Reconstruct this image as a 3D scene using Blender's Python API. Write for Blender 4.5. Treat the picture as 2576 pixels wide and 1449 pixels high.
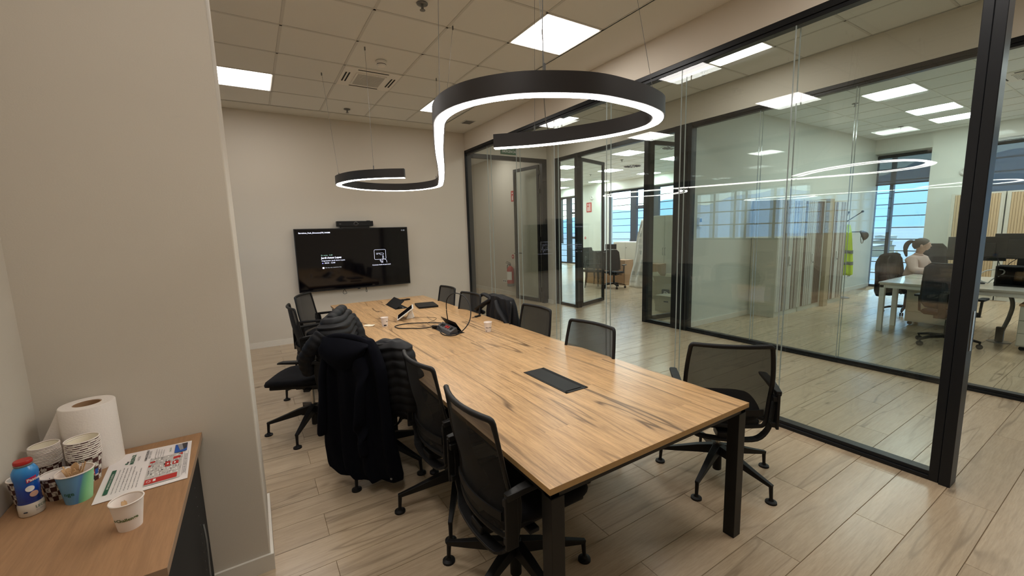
import bpy, bmesh, math, random
from mathutils import Vector, Matrix, Euler
random.seed(7)
for o in list(bpy.data.objects): bpy.data.objects.remove(o)
S = bpy.context.scene
COL = S.collection
R = math.radians
sin, cos, pi = math.sin, math.cos, math.pi

# ------------------------------------------------------------------ camera, sky, sun, exposure
CAM_H = 1.64
cam_d = bpy.data.cameras.new('camera'); cam = bpy.data.objects.new('camera', cam_d); COL.objects.link(cam)
cam_d.sensor_width = 36.0; cam_d.lens = 36.0 * 1043.57 / 2576.0; cam_d.clip_start = 0.05; cam_d.clip_end = 20000
yaw, pitch, roll = 0.554329739, 0.136002558, -0.0286525566
f = Vector((sin(yaw)*cos(pitch), cos(yaw)*cos(pitch), -sin(pitch)))
r0 = Vector((cos(yaw), -sin(yaw), 0)); u0 = r0.cross(f)
rr = r0*cos(roll) + u0*sin(roll); uu = -r0*sin(roll) + u0*cos(roll)
cam.matrix_world = Matrix(((rr.x, uu.x, -f.x, 0), (rr.y, uu.y, -f.y, 0), (rr.z, uu.z, -f.z, CAM_H), (0, 0, 0, 1)))
S.camera = cam
S.view_settings.view_transform = 'Standard'; S.view_settings.look = 'None'
S.view_settings.gamma = 1.0; S.view_settings.use_curve_mapping = False
S.view_settings.exposure = 1.10
PANEL_E = 7.2        # ceiling LED panels
OFFICE_E = 12.0
PENDANT_E = 12.0     # pendant light strip
wd = bpy.data.worlds.new('sky'); S.world = wd; wd.use_nodes = True
wn = wd.node_tree; wn.nodes.clear()
w_out = wn.nodes.new('ShaderNodeOutputWorld'); w_bg = wn.nodes.new('ShaderNodeBackground')
w_sky = wn.nodes.new('ShaderNodeTexSky'); w_sky.sky_type = 'NISHITA'; w_sky.sun_disc = False
w_sky.sun_elevation = R(48); w_sky.sun_rotation = R(70); w_sky.altitude = 100; w_sky.air_density = 1.0; w_sky.dust_density = 0.6; w_sky.ozone_density = 2.0
w_bg.inputs['Strength'].default_value = 0.26
wn.links.new(w_sky.outputs[0], w_bg.inputs[0]); wn.links.new(w_bg.outputs[0], w_out.inputs[0])
sun_d = bpy.data.lights.new('sun', 'SUN'); sun = bpy.data.objects.new('sun', sun_d); COL.objects.link(sun)
sun_d.energy = 3.0; sun_d.angle = R(0.6); sun_d.color = (1.0, 0.95, 0.88)
sd = Vector((-cos(R(52))*cos(R(12)), -cos(R(52))*sin(R(12)), -sin(R(52))))
sun.rotation_euler = sd.to_track_quat('-Z', 'Y').to_euler()

# ------------------------------------------------------------------ materials
def newmat(name):
    m = bpy.data.materials.new(name); m.use_nodes = True; nt = m.node_tree
    b = nt.nodes['Principled BSDF']; return m, nt, b
def N(nt, t, **kw):
    n = nt.nodes.new(t)
    for k, v in kw.items():
        if k in n.inputs: n.inputs[k].default_value = v
        else: setattr(n, k, v)
    return n
def col4(c): return (c[0], c[1], c[2], 1)
def srgb(r, g, b):
    f_ = lambda v: (v/255/12.92) if v/255 <= 0.04045 else ((v/255+0.055)/1.055)**2.4
    return (f_(r), f_(g), f_(b))
def mat(name, c, rough=0.5, metal=0.0, noise=0.0, nscale=30, bump=0.0, spec=0.5, coat=0.0, emit=None, es=0.0, sheen=0.0):
    m, nt, b = newmat(name)
    b.inputs['Roughness'].default_value = rough; b.inputs['Metallic'].default_value = metal
    b.inputs['Specular IOR Level'].default_value = spec; b.inputs['Coat Weight'].default_value = coat
    b.inputs['Sheen Weight'].default_value = sheen
    b.inputs['Base Color'].default_value = col4(c)
    tc = N(nt, 'ShaderNodeTexCoord'); ns = N(nt, 'ShaderNodeTexNoise', Scale=nscale, Detail=4.0)
    nt.links.new(tc.outputs['Object'], ns.inputs['Vector'])
    if noise > 0:
        mx = N(nt, 'ShaderNodeMix', data_type='RGBA')
        mx.inputs[6].default_value = col4([v*(1-noise) for v in c]); mx.inputs[7].default_value = col4([min(1, v*(1+noise)) for v in c])
        nt.links.new(ns.outputs['Fac'], mx.inputs[0]); nt.links.new(mx.outputs[2], b.inputs['Base Color'])
    if bump > 0:
        bp = N(nt, 'ShaderNodeBump', Strength=bump, Distance=0.002)
        nt.links.new(ns.outputs['Fac'], bp.inputs['Height']); nt.links.new(bp.outputs[0], b.inputs['Normal'])
    if emit:
        b.inputs['Emission Color'].default_value = col4(emit); b.inputs['Emission Strength'].default_value = es
    return m
def ramp(nt, fac, stops):
    r_ = N(nt, 'ShaderNodeValToRGB'); e = r_.color_ramp.elements
    while len(e) > 1: e.remove(e[-1])
    e[0].position = stops[0][0]; e[0].color = col4(stops[0][1])
    for p, c in stops[1:]:
        x = e.new(p); x.color = col4(c)
    nt.links.new(fac, r_.inputs[0]); return r_.outputs[0]
def math_(nt, op, a, b=None, c=None):
    n = N(nt, 'ShaderNodeMath', operation=op)
    for i, v in enumerate((a, b, c)):
        if v is None: continue
        if isinstance(v, (int, float)): n.inputs[i].default_value = v
        else: nt.links.new(v, n.inputs[i])
    return n.outputs[0]
def mixc(nt, fac, a, b, mode='MIX'):
    n = N(nt, 'ShaderNodeMix', data_type='RGBA', blend_type=mode)
    for i, v in ((0, fac), (6, a), (7, b)):
        if isinstance(v, (int, float)): n.inputs[i].default_value = v
        elif isinstance(v, tuple): n.inputs[i].default_value = col4(v)
        else: nt.links.new(v, n.inputs[i])
    return n.outputs[2]
def wood(name, base, dark, light, axis, knots=0.5, stretch=9.0, scale=2.0, rough=0.35, boardw=0.0, boardl=0.0, streak=0.5, per_object=False, coat=0.0, tone=0.12, crack=0.8, bandw=0.2, finew=1.0):
    """wood grain running along `axis` ('X' or 'Y'), in world space; optional printed boards"""
    m, nt, b = newmat(name)
    geo = N(nt, 'ShaderNodeNewGeometry'); oi = N(nt, 'ShaderNodeObjectInfo')
    sep = N(nt, 'ShaderNodeSeparateXYZ'); nt.links.new(geo.outputs['Position'], sep.inputs[0])
    gx, gy = ('X', 'Y') if axis == 'X' else ('Y', 'X')
    along, across, up = sep.outputs[gx], sep.outputs[gy], sep.outputs['Z']
    if axis == 'Z': along, across, up = sep.outputs['Z'], sep.outputs['X'], sep.outputs['Y']
    rnd = None
    if per_object:
        rnd = math_(nt, 'FRACT', math_(nt, 'ADD', oi.outputs['Random'], math_(nt, 'MULTIPLY', geo.outputs['Random Per Island'], 7.31)))
    elif boardw:
        bi = math_(nt, 'FLOOR', math_(nt, 'DIVIDE', across, boardw))
        sh = math_(nt, 'MULTIPLY', math_(nt, 'FRACT', math_(nt, 'MULTIPLY', bi, 0.377)), boardl)
        bj = math_(nt, 'FLOOR', math_(nt, 'DIVIDE', math_(nt, 'ADD', along, sh), boardl))
        cmb = N(nt, 'ShaderNodeCombineXYZ'); nt.links.new(bi, cmb.inputs[0]); nt.links.new(bj, cmb.inputs[1])
        wnz = N(nt, 'ShaderNodeTexWhiteNoise', noise_dimensions='3D'); nt.links.new(cmb.outputs[0], wnz.inputs['Vector'])
        rnd = wnz.outputs['Value']
    off = math_(nt, 'MULTIPLY', rnd, 37.0) if rnd is not None else 0.0
    cv = N(nt, 'ShaderNodeCombineXYZ')
    nt.links.new(math_(nt, 'ADD', math_(nt, 'DIVIDE', along, stretch), off), cv.inputs[0])
    nt.links.new(across, cv.inputs[1]); nt.links.new(up, cv.inputs[2])
    # big warp
    warp = N(nt, 'ShaderNodeTexNoise', Scale=3.0*scale, Detail=3.0, Roughness=0.55); nt.links.new(cv.outputs[0], warp.inputs['Vector'])
    # cathedral grain: distorted bands across
    acr = math_(nt, 'ADD', math_(nt, 'MULTIPLY', across, 60.0*scale), math_(nt, 'MULTIPLY', warp.outputs['Fac'], 46.0))
    bands = math_(nt, 'POWER', math_(nt, 'MULTIPLY', math_(nt, 'ADD', math_(nt, 'SINE', acr), 1.0), 0.5), 2.5)
    fine = N(nt, 'ShaderNodeTexNoise', Scale=85.0*scale, Detail=4.0, Roughness=0.7); nt.links.new(cv.outputs[0], fine.inputs['Vector'])
    st = N(nt, 'ShaderNodeTexNoise', Scale=13.0*scale, Detail=6.0, Roughness=0.62, Distortion=0.4); nt.links.new(cv.outputs[0], st.inputs['Vector'])
    stm = ramp(nt, st.outputs['Fac'], [(0.0, (1, 1, 1)), (0.32, (0.8, 0.8, 0.8)), (0.46, (0, 0, 0)), (1, (0, 0, 0))])
    # thin dark cracks
    cr = N(nt, 'ShaderNodeTexNoise', Scale=4.2*scale, Detail=2.5, Roughness=0.5, Distortion=0.3)
    cmask = ramp(nt, warp.outputs['Fac'], [(0.0, (0, 0, 0)), (0.40, (0.06,)*3), (0.56, (1, 1, 1))]); nt.links.new(cv.outputs[0], cr.inputs['Vector'])
    crk = math_(nt, 'ABSOLUTE', math_(nt, 'SUBTRACT', cr.outputs['Fac'], 0.5))
    crm = ramp(nt, crk, [(0.0, (1, 1, 1)), (0.006, (0.8, 0.8, 0.8)), (0.014, (0.15, 0.15, 0.15)), (0.05, (0, 0, 0)), (1, (0, 0, 0))])
    c0 = mixc(nt, math_(nt, 'MULTIPLY', warp.outputs['Fac'], 1.0), base, light)
    c1 = mixc(nt, math_(nt, 'MULTIPLY', bands, bandw), c0, dark)
    c2 = mixc(nt, ramp(nt, fine.outputs['Fac'], [(0.35, (0.34*finew,)*3), (0.5, (0.15*finew,)*3), (0.65, (0.0,)*3)]), c1, dark)
    c3 = mixc(nt, math_(nt, 'MULTIPLY', stm, streak), c2, dark)
    c4 = mixc(nt, math_(nt, 'MULTIPLY', crm, math_(nt, 'MULTIPLY', cmask, crack)), c3, tuple(v*0.5 for v in dark))
    # knots
    kv = N(nt, 'ShaderNodeCombineXYZ')
    nt.links.new(math_(nt, 'ADD', math_(nt, 'DIVIDE', along, 1.8), off), kv.inputs[0]); nt.links.new(across, kv.inputs[1])
    vo = N(nt, 'ShaderNodeTexVoronoi', Scale=2.6*scale); nt.links.new(kv.outputs[0], vo.inputs['Vector'])
    kd = math_(nt, 'ADD', vo.outputs['Distance'], math_(nt, 'MULTIPLY', math_(nt, 'SUBTRACT', fine.outputs['Fac'], 0.5), 0.08))
    km = ramp(nt, kd, [(0.0, (1, 1, 1)), (0.035, (0.7, 0.7, 0.7)), (0.09, (0.12, 0.12, 0.12)), (0.16, (0, 0, 0)), (1, (0, 0, 0))])
    c5 = mixc(nt, math_(nt, 'MULTIPLY', km, knots), c4, tuple(v*0.55 for v in dark))
    out = c5
    if rnd is not None:
        hs = N(nt, 'ShaderNodeHueSaturation'); nt.links.new(out, hs.inputs['Color'])
        nt.links.new(math_(nt, 'ADD', 1.0 - tone/2, math_(nt, 'MULTIPLY', rnd, tone)), hs.inputs['Value']); out = hs.outputs[0]
    if boardw and not per_object:
        ed = math_(nt, 'ABSOLUTE', math_(nt, 'SUBTRACT', math_(nt, 'FRACT', math_(nt, 'DIVIDE', across, boardw)), 0.5))
        em = math_(nt, 'GREATER_THAN', ed, 0.494)
        out = mixc(nt, math_(nt, 'MULTIPLY', em, 0.25), out, dark)
    nt.links.new(out, b.inputs['Base Color'])
    b.inputs['Roughness'].default_value = rough; b.inputs['Coat Weight'].default_value = coat; b.inputs['Coat Roughness'].default_value = 0.15
    bp = N(nt, 'ShaderNodeBump', Strength=0.12, Distance=0.0015); nt.links.new(fine.outputs['Fac'], bp.inputs['Height']); nt.links.new(bp.outputs[0], b.inputs['Normal'])
    return m
def glass(name, tint, refl=1.0, rough=0.0):
    """thin architectural pane: Fresnel mirror over a tinted see-through sheet (light passes, so do shadows)"""
    m, nt, b = newmat(name); nt.nodes.remove(b); out = nt.nodes['Material Output']
    tr = N(nt, 'ShaderNodeBsdfTransparent'); tr.inputs[0].default_value = col4(tint)
    gl = N(nt, 'ShaderNodeBsdfGlossy', Roughness=rough); gl.inputs[0].default_value = (1, 1, 1, 1)
    geo = N(nt, 'ShaderNodeNewGeometry'); dt = N(nt, 'ShaderNodeVectorMath', operation='DOT_PRODUCT'); mx = N(nt, 'ShaderNodeMixShader')
    nt.links.new(geo.outputs['Incoming'], dt.inputs[0]); nt.links.new(geo.outputs['Normal'], dt.inputs[1])
    ic = math_(nt, 'SUBTRACT', 1.0, math_(nt, 'ABSOLUTE', dt.outputs['Value']))
    r1 = math_(nt, 'ADD', 0.04, math_(nt, 'MULTIPLY', math_(nt, 'POWER', ic, 5.0), 0.96))
    rt_ = math_(nt, 'DIVIDE', math_(nt, 'MULTIPLY', r1, 2.0*refl), math_(nt, 'ADD', r1, 1.0))
    nt.links.new(math_(nt, 'MINIMUM', rt_, 1.0), mx.inputs[0]); nt.links.new(tr.outputs[0], mx.inputs[1]); nt.links.new(gl.outputs[0], mx.inputs[2])
    nt.links.new(mx.outputs[0], out.inputs[0]); return m
def emission(name, c, s):
    m, nt, b = newmat(name); nt.nodes.remove(b); out = nt.nodes['Material Output']
    e = N(nt, 'ShaderNodeEmission', Strength=s); e.inputs[0].default_value = col4(c); nt.links.new(e.outputs[0], out.inputs[0]); return m
def meshfabric(name, c, through):
    m, nt, b = newmat(name); out = nt.nodes['Material Output']
    b.inputs['Base Color'].default_value = col4(c); b.inputs['Roughness'].default_value = 0.85
    tr = N(nt, 'ShaderNodeBsdfTransparent'); mx = N(nt, 'ShaderNodeMixShader')
    lw = N(nt, 'ShaderNodeLayerWeight', Blend=0.5)
    fac = math_(nt, 'SUBTRACT', through, math_(nt, 'MULTIPLY', lw.outputs['Facing'], through*0.8))
    nt.links.new(fac, mx.inputs[0]); nt.links.new(b.outputs[0], mx.inputs[1]); nt.links.new(tr.outputs[0], mx.inputs[2]); nt.links.new(mx.outputs[0], out.inputs[0])
    return m

M = {}
M['wall'] = mat('wall_paint', srgb(210, 201, 186), 0.75, noise=0.02, nscale=180, bump=0.12)
M['wall_white'] = mat('wall_paint_office', srgb(216, 217, 208), 0.7, noise=0.02, nscale=120, bump=0.08)
M['ceil'] = mat('ceiling_tile_board', srgb(226, 225, 220), 0.9, noise=0.02, nscale=220, bump=0.1)
M['ceil_pl'] = mat('ceiling_plaster', srgb(220, 217, 208), 0.85, noise=0.01, nscale=120)
M['grid'] = mat('ceiling_grid_metal', srgb(206, 204, 198), 0.6)
M['base_white'] = mat('baseboard_white', srgb(226, 220, 208), 0.45, noise=0.02)
M['floor'] = wood('floor_plank_wood', srgb(184, 162, 134), srgb(106, 82, 58), srgb(204, 184, 156), 'X', knots=0.8, stretch=13.0, scale=1.25, rough=0.27, streak=0.20, per_object=True, tone=0.10, crack=0.42, bandw=0.07, finew=0.6)
M['grout'] = mat('floor_joint', srgb(150, 126, 98), 0.9)
M['oak'] = wood('table_oak_laminate', srgb(200, 158, 108), srgb(98, 66, 40), srgb(220, 182, 134), 'Y', knots=0.5, stretch=15.0, scale=1.35, rough=0.30, boardw=0.207, boardl=1.28, streak=0.22, tone=0.08, crack=0.85, bandw=0.16, finew=1.25)
M['oak_edge'] = mat('table_edge_band', srgb(178, 142, 92), 0.45, noise=0.12, nscale=60)
M['cabwood'] = wood('sideboard_walnut_laminate', srgb(164, 122, 86), srgb(108, 76, 50), srgb(178, 138, 100), 'Y', knots=0.0, stretch=12.0, scale=1.6, rough=0.5, streak=0.26, crack=0.0, bandw=0.10, finew=0.7)
M['cabwood_edge'] = mat('sideboard_edge_band', srgb(150, 122, 98), 0.5, noise=0.08, nscale=40)
M['black'] = mat('black_powder_coat', srgb(24, 23, 22), 0.45, noise=0.05, nscale=200, spec=0.3)
M['black_frame'] = mat('black_anodised_frame', srgb(20, 22, 25), 0.42, noise=0.04, nscale=90, spec=0.3)
M['blackmatt'] = mat('black_matt_panel', srgb(12, 12, 13), 0.8)
M['plastic'] = mat('black_plastic', srgb(17, 16, 16), 0.5, bump=0.1, nscale=400, spec=0.3)
M['fabric'] = mat('black_seat_fabric', srgb(18, 18, 21), 0.95, noise=0.25, nscale=500, bump=0.4, spec=0.2)
M['meshback'] = meshfabric('black_mesh_back', srgb(11, 10, 10), 0.22)
M['chrome'] = mat('satin_steel', srgb(190, 185, 178), 0.25, metal=1.0)
M['glass'] = glass('green_tinted_glass', (0.92, 0.958, 0.945), 0.75)
M['glass_door'] = glass('door_glass', (0.93, 0.965, 0.95), 0.62)
M['glass_win'] = glass('window_glass', (0.80, 0.93, 0.97), 1.0)
M['joint'] = mat('clear_joint_strip', srgb(176, 184, 180), 0.12, spec=0.8)
M['joint_dark'] = mat('pane_edge', srgb(66, 78, 72), 0.15, spec=0.8)
M['panel'] = emission('led_panel_diffuser', (1.0, 0.95, 0.91), PANEL_E)
M['panel_office'] = emission('led_panel_diffuser_office', (0.95, 1.0, 0.98), OFFICE_E)
M['panel_far'] = emission('led_panel_diffuser_far', (0.93, 1.0, 1.0), 20.0)
M['panel_rim'] = mat('panel_rim', srgb(232, 228, 220), 0.4)
M['strip'] = emission('pendant_light_strip', (1.0, 0.95, 0.88), PENDANT_E)
M['pend'] = mat('pendant_black_aluminium', srgb(38, 34, 33), 0.5)
M['paper'] = mat('white_paper', srgb(236, 228, 224), 0.8, noise=0.01)
M['tissue'] = mat('tissue_paper', srgb(240, 230, 220), 0.95, noise=0.03, nscale=160, bump=0.4)
M['cupwhite'] = mat('paper_cup_white', srgb(238, 226, 216), 0.6, noise=0.01)
M['cupin'] = mat('paper_cup_inside', srgb(232, 222, 198), 0.6)
M['stick'] = mat('birch_stirrer', srgb(206, 168, 124), 0.8, noise=0.15, nscale=80)
M['white_pl'] = mat('white_plastic', srgb(228, 226, 220), 0.35)
M['offwhite'] = mat('light_melamine', srgb(206, 202, 188), 0.45, noise=0.02)
M['grey'] = mat('grey_metal', srgb(120, 120, 118), 0.4, metal=0.4)
M['red'] = mat('red_lacquer', srgb(176, 34, 30), 0.35)
M['redflat'] = mat('red_print', srgb(186, 44, 40), 0.6)
M['green'] = mat('exit_sign_green', srgb(28, 92, 60), 0.6)
M['whiteflat'] = mat('white_print', srgb(235, 232, 226), 0.7)
M['card'] = mat('cardboard', srgb(170, 134, 100), 0.9, noise=0.08, nscale=20)
M['card2'] = mat('cardboard_pale', srgb(178, 162, 134), 0.9, noise=0.08, nscale=20)
M['screen'] = mat('display_glass', srgb(7, 6, 10), 0.06, spec=0.5)
M['bezel'] = mat('display_bezel', srgb(16, 16, 18), 0.35)
M['txt'] = emission('screen_text_white', (0.80, 0.82, 1.0), 0.85)
M['txt_dim'] = emission('screen_text_dim', (0.55, 0.57, 0.62), 0.5)
M['txt_green'] = emission('screen_text_green', (0.35, 0.62, 0.50), 0.5)
M['txt_blue'] = emission('screen_icon_blue', (0.30, 0.28, 0.95), 0.9)
M['ink'] = mat('black_ink', srgb(60, 56, 60), 0.8)
M['inkgreen'] = mat('green_ink', srgb(40, 92, 68), 0.8)
M['inklight'] = mat('grey_ink', srgb(150, 146, 148), 0.8)
M['inkblue'] = mat('blue_ink', srgb(40, 88, 170), 0.7)
M['cuptext'] = mat('cup_green_text', srgb(84, 104, 44), 0.7)
M['wool'] = mat('navy_wool_coat', srgb(13, 14, 21), 1.0, noise=0.2, nscale=300, bump=0.3, spec=0.1)
M['nylon'] = mat('black_quilted_nylon', srgb(15, 15, 18), 0.62, noise=0.1, nscale=25, bump=0.3, spec=0.25)
M['blind'] = meshfabric('grey_screen_blind', srgb(70, 76, 86), 0.05)
M['winframe'] = mat('window_frame_anthracite', srgb(46, 52, 64), 0.45)
M['louver'] = mat('louver_dark_metal', srgb(52, 56, 64), 0.5)
M['hivis'] = mat('hi_vis_yellow', srgb(186, 214, 20), 0.8, noise=0.1, nscale=12)
M['reflective'] = mat('grey_reflective_tape', srgb(104, 108, 100), 0.5)
M['skin'] = mat('skin', srgb(196, 156, 136), 0.55, noise=0.04)
M['hair'] = mat('dark_brown_hair', srgb(52, 36, 28), 0.6, noise=0.3, nscale=60, bump=0.4)
M['sweater'] = mat('pale_pink_sweatshirt', srgb(206, 178, 168), 0.95, noise=0.05, nscale=120, bump=0.3)
M['trousers'] = mat('dark_trousers', srgb(40, 38, 46), 0.9)
M['slatgrey'] = None
# ------------------------------------------------------------------ mesh helpers
class MB:
    def __init__(s): s.v = []; s.f = []; s.mi = []; s.cur = 0
    def add(s, vs, fs):
        n = len(s.v); s.v += [tuple(p) for p in vs]; s.f += [tuple(i+n for i in q) for q in fs]; s.mi += [s.cur]*len(fs); return s
    def box(s, x0, x1, y0, y1, z0, z1):
        if x0 > x1: x0, x1 = x1, x0
        if y0 > y1: y0, y1 = y1, y0
        if z0 > z1: z0, z1 = z1, z0
        return s.add([(x0,y0,z0),(x1,y0,z0),(x1,y1,z0),(x0,y1,z0),(x0,y0,z1),(x1,y0,z1),(x1,y1,z1),(x0,y1,z1)],
              [(0,3,2,1),(4,5,6,7),(0,1,5,4),(1,2,6,5),(2,3,7,6),(3,0,4,7)])
    def obox(s, c, ax, hx, hy, hz):
        """box centred at c, ax = 2D unit direction of its x axis"""
        ax = Vector((ax[0], ax[1], 0)).normalized(); ay = Vector((-ax.y, ax.x, 0)); c = Vector(c); P = []
        for z in (-hz, hz):
            for a, b in ((-hx,-hy),(hx,-hy),(hx,hy),(-hx,hy)): P.append(c+ax*a+ay*b+Vector((0,0,z)))
        return s.add(P, [(0,3,2,1),(4,5,6,7),(0,1,5,4),(1,2,6,5),(2,3,7,6),(3,0,4,7)])
    def prism(s, pts, z0, z1, fn=None):
        n = len(pts); P = [(x, y, z0) for x, y in pts] + [(x, y, z1) for x, y in pts]
        if fn: P = [fn(p) for p in P]
        return s.add(P, [tuple(range(n))[::-1], tuple(range(n, 2*n))] + [(i, (i+1)%n, n+(i+1)%n, n+i) for i in range(n)])
    def loft(s, rings, close=False, caps=True):
        n = len(rings[0]); P = [p for r_ in rings for p in r_]; F = []
        m = len(rings)
        for j in range(m if close else m-1):
            a, b = j*n, ((j+1) % m)*n
            for i in range(n): F.append((a+i, a+(i+1)%n, b+(i+1)%n, b+i))
        if caps and not close: F.append(tuple(range(n))[::-1]); F.append(tuple(range((m-1)*n, m*n)))
        return s.add(P, F)
    def tube(s, path, r, n=8, close=False, ry=None, caps=True, up=(0,0,1)):
        """r may be a list; ry gives an elliptical section (r sideways, ry along up)"""
        path = [Vector(p) for p in path]; m = len(path); rings = []; up0 = Vector(up)
        for i, p in enumerate(path):
            if close: t = path[(i+1)%m]-path[i-1]
            else: t = path[min(i+1, m-1)]-path[max(i-1, 0)]
            t.normalize(); sd_ = t.cross(up0)
            if sd_.length < 1e-3: sd_ = t.cross(Vector((0,1,0)) if abs(t.y) < .9 else Vector((1,0,0)))
            sd_.normalize(); u_ = sd_.cross(t)
            ra = r[i] if isinstance(r, (list, tuple)) else r
            rb = ra if ry is None else (ry[i] if isinstance(ry, (list, tuple)) else ry)
            rings.append([p+sd_*(ra*cos(2*pi*k/n))+u_*(rb*sin(2*pi*k/n)) for k in range(n)])
        return s.loft(rings, close, caps)
    def bar(s, path, w, h, up=(0,0,1), close=False):
        """rectangular section swept along path: w sideways, h along up"""
        path = [Vector(p) for p in path]; m = len(path); rings = []
        for i, p in enumerate(path):
            t = (path[(i+1)%m]-path[i-1]) if close else path[min(i+1, m-1)]-path[max(i-1, 0)]
            t.normalize(); u0_ = Vector(up); sd_ = t.cross(u0_)
            if sd_.length < 1e-3: sd_ = t.cross(Vector((0,1,0)))
            sd_.normalize(); u_ = sd_.cross(t)
            a = (w[i] if isinstance(w, (list, tuple)) else w)/2; b = (h[i] if isinstance(h, (list, tuple)) else h)/2
            rings.append([p-sd_*a-u_*b, p+sd_*a-u_*b, p+sd_*a+u_*b, p-sd_*a+u_*b])
        return s.loft(rings, close)
    def lathe(s, prof, n=24, c=(0,0,0), caps=True):
        return s.loft([[(c[0]+r_*cos(2*pi*k/n), c[1]+r_*sin(2*pi*k/n), c[2]+z) for k in range(n)] for r_, z in prof], False, caps)
    def grid(s, fn, nu, nv, closeu=False):
        P = [fn(i/(nu if closeu else nu-1), j/(nv-1)) for j in range(nv) for i in range(nu)]; F = []
        for j in range(nv-1):
            for i in range(nu if closeu else nu-1):
                a = j*nu+i; b = j*nu+(i+1)%nu; F.append((a, b, b+nu, a+nu))
        return s.add(P, F)
    def mesh(s, name, mats, smooth=False):
        me = bpy.data.meshes.new(name); me.from_pydata(s.v, [], s.f)
        mats = mats if isinstance(mats, (list, tuple)) else [mats]
        for m_ in mats: me.materials.append(m_)
        if len(mats) > 1: me.polygons.foreach_set('material_index', s.mi)
        bm = bmesh.new(); bm.from_mesh(me); bmesh.ops.recalc_face_normals(bm, faces=bm.faces); bm.to_mesh(me); bm.free()
        if smooth:
            me.polygons.foreach_set('use_smooth', [True]*len(me.polygons))
        me.update(); return me
    def build(s, name, mats, parent=None, loc=(0,0,0), rot=(0,0,0), smooth=False, bevel=0, subsurf=0, solid=0, angle=None):
        me = s.mesh(name, mats, smooth or subsurf > 0 or angle is not None)
        o = bpy.data.objects.new(name, me); COL.objects.link(o); o.location = loc; o.rotation_euler = rot
        if parent: o.parent = parent
        if bevel:
            b = o.modifiers.new('bevel', 'BEVEL'); b.width = bevel; b.segments = 2; b.limit_method = 'ANGLE'; b.angle_limit = R(40)
        if solid:
            sm = o.modifiers.new('solid', 'SOLIDIFY'); sm.thickness = solid; sm.offset = 0
        if subsurf:
            ss = o.modifiers.new('sub', 'SUBSURF'); ss.levels = subsurf; ss.render_levels = subsurf
        if angle is not None:
            try: me.set_sharp_from_angle(angle=R(angle))
            except Exception: pass
        return o
def tag(o, label=None, cat=None, group=None, kind=None):
    if label: o['label'] = label
    if cat: o['category'] = cat
    if group: o['group'] = group
    if kind: o['kind'] = kind
    return o
def empty(name, loc=(0,0,0), rz=0, label=None, cat=None, group=None, kind=None, rot=None):
    o = bpy.data.objects.new(name, None); COL.objects.link(o); o.location = loc
    o.rotation_euler = rot if rot else (0, 0, rz); o.empty_display_size = 0.1
    return tag(o, label, cat, group, kind)
KIDS = {}
def copy_tree(o, parent=None):
    c = o.copy(); COL.objects.link(c)
    if parent: c.parent = parent
    for ch in [x for x in bpy.data.objects if x.parent == o]: copy_tree(ch, c)
    return c
def instance(src_children, root):
    for ch, subs in src_children:
        c = ch.copy(); COL.objects.link(c); c.parent = root
        for s_ in subs:
            d = s_.copy(); COL.objects.link(d); d.parent = c
def tree_of(o):
    return [(ch, [y for y in bpy.data.objects if y.parent == ch]) for ch in bpy.data.objects if ch.parent == o]
def catmull(pts, k=8, close=False):
    P = [Vector(p) for p in pts]; n = len(P); out = []
    for i in range(n if close else n-1):
        p0 = P[(i-1) % n] if (close or i > 0) else P[i]*2-P[i+1]
        p1, p2 = P[i], P[(i+1) % n]
        p3 = P[(i+2) % n] if (close or i+2 < n) else P[i+1]*2-P[i]
        for j in range(k):
            t = j/k; out.append(0.5*((2*p1)+(p2-p0)*t+(2*p0-5*p1+4*p2-p3)*t*t+(3*p1-p0-3*p2+p3)*t**3))
    if not close: out.append(P[-1])
    return out
def rrect(x0, x1, y0, y1, r_, n=5):
    out = []
    for cx, cy, a0 in ((x1-r_, y1-r_, 0), (x0+r_, y1-r_, 90), (x0+r_, y0+r_, 180), (x1-r_, y0+r_, 270)):
        for i in range(n+1):
            a = R(a0+90*i/n); out.append((cx+r_*cos(a), cy+r_*sin(a)))
    return out
def text_mesh(body, size, align='LEFT', res=2, bold=0.0):
    cu = bpy.data.curves.new('text', 'FONT'); cu.body = body; cu.size = size; cu.align_x = align; cu.resolution_u = res; cu.offset = bold
    o = bpy.data.objects.new('text', cu); COL.objects.link(o)
    bpy.context.view_layer.update()
    me = bpy.data.meshes.new_from_object(o.evaluated_get(bpy.context.evaluated_depsgraph_get()))
    bpy.data.objects.remove(o); return me
def put_text(name, body, size, m, parent, mtx, align='LEFT', bold=0.0, width=None, bend=None):
    me = text_mesh(body, size, align, bold=bold)
    if width and len(me.vertices):
        xs = [v.co.x for v in me.vertices]; w = max(xs)-min(xs)
        if w > 0:
            for v in me.vertices: v.co.x *= width/w
    if bend:
        for v in me.vertices: v.co = bend(v.co.x, v.co.y)
    me.materials.clear(); me.materials.append(m)
    o = bpy.data.objects.new(name, me); COL.objects.link(o)
    if parent: o.parent = parent
    if mtx is not None: o.matrix_local = mtx
    return o
def frame_mtx(o, ex, ey, ez=None):
    ex = Vector(ex).normalized(); ey = Vector(ey).normalized(); ez = ex.cross(ey)
    return Matrix(((ex.x, ey.x, ez.x, o[0]), (ex.y, ey.y, ez.y, o[1]), (ex.z, ey.z, ez.z, o[2]), (0,0,0,1)))

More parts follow.
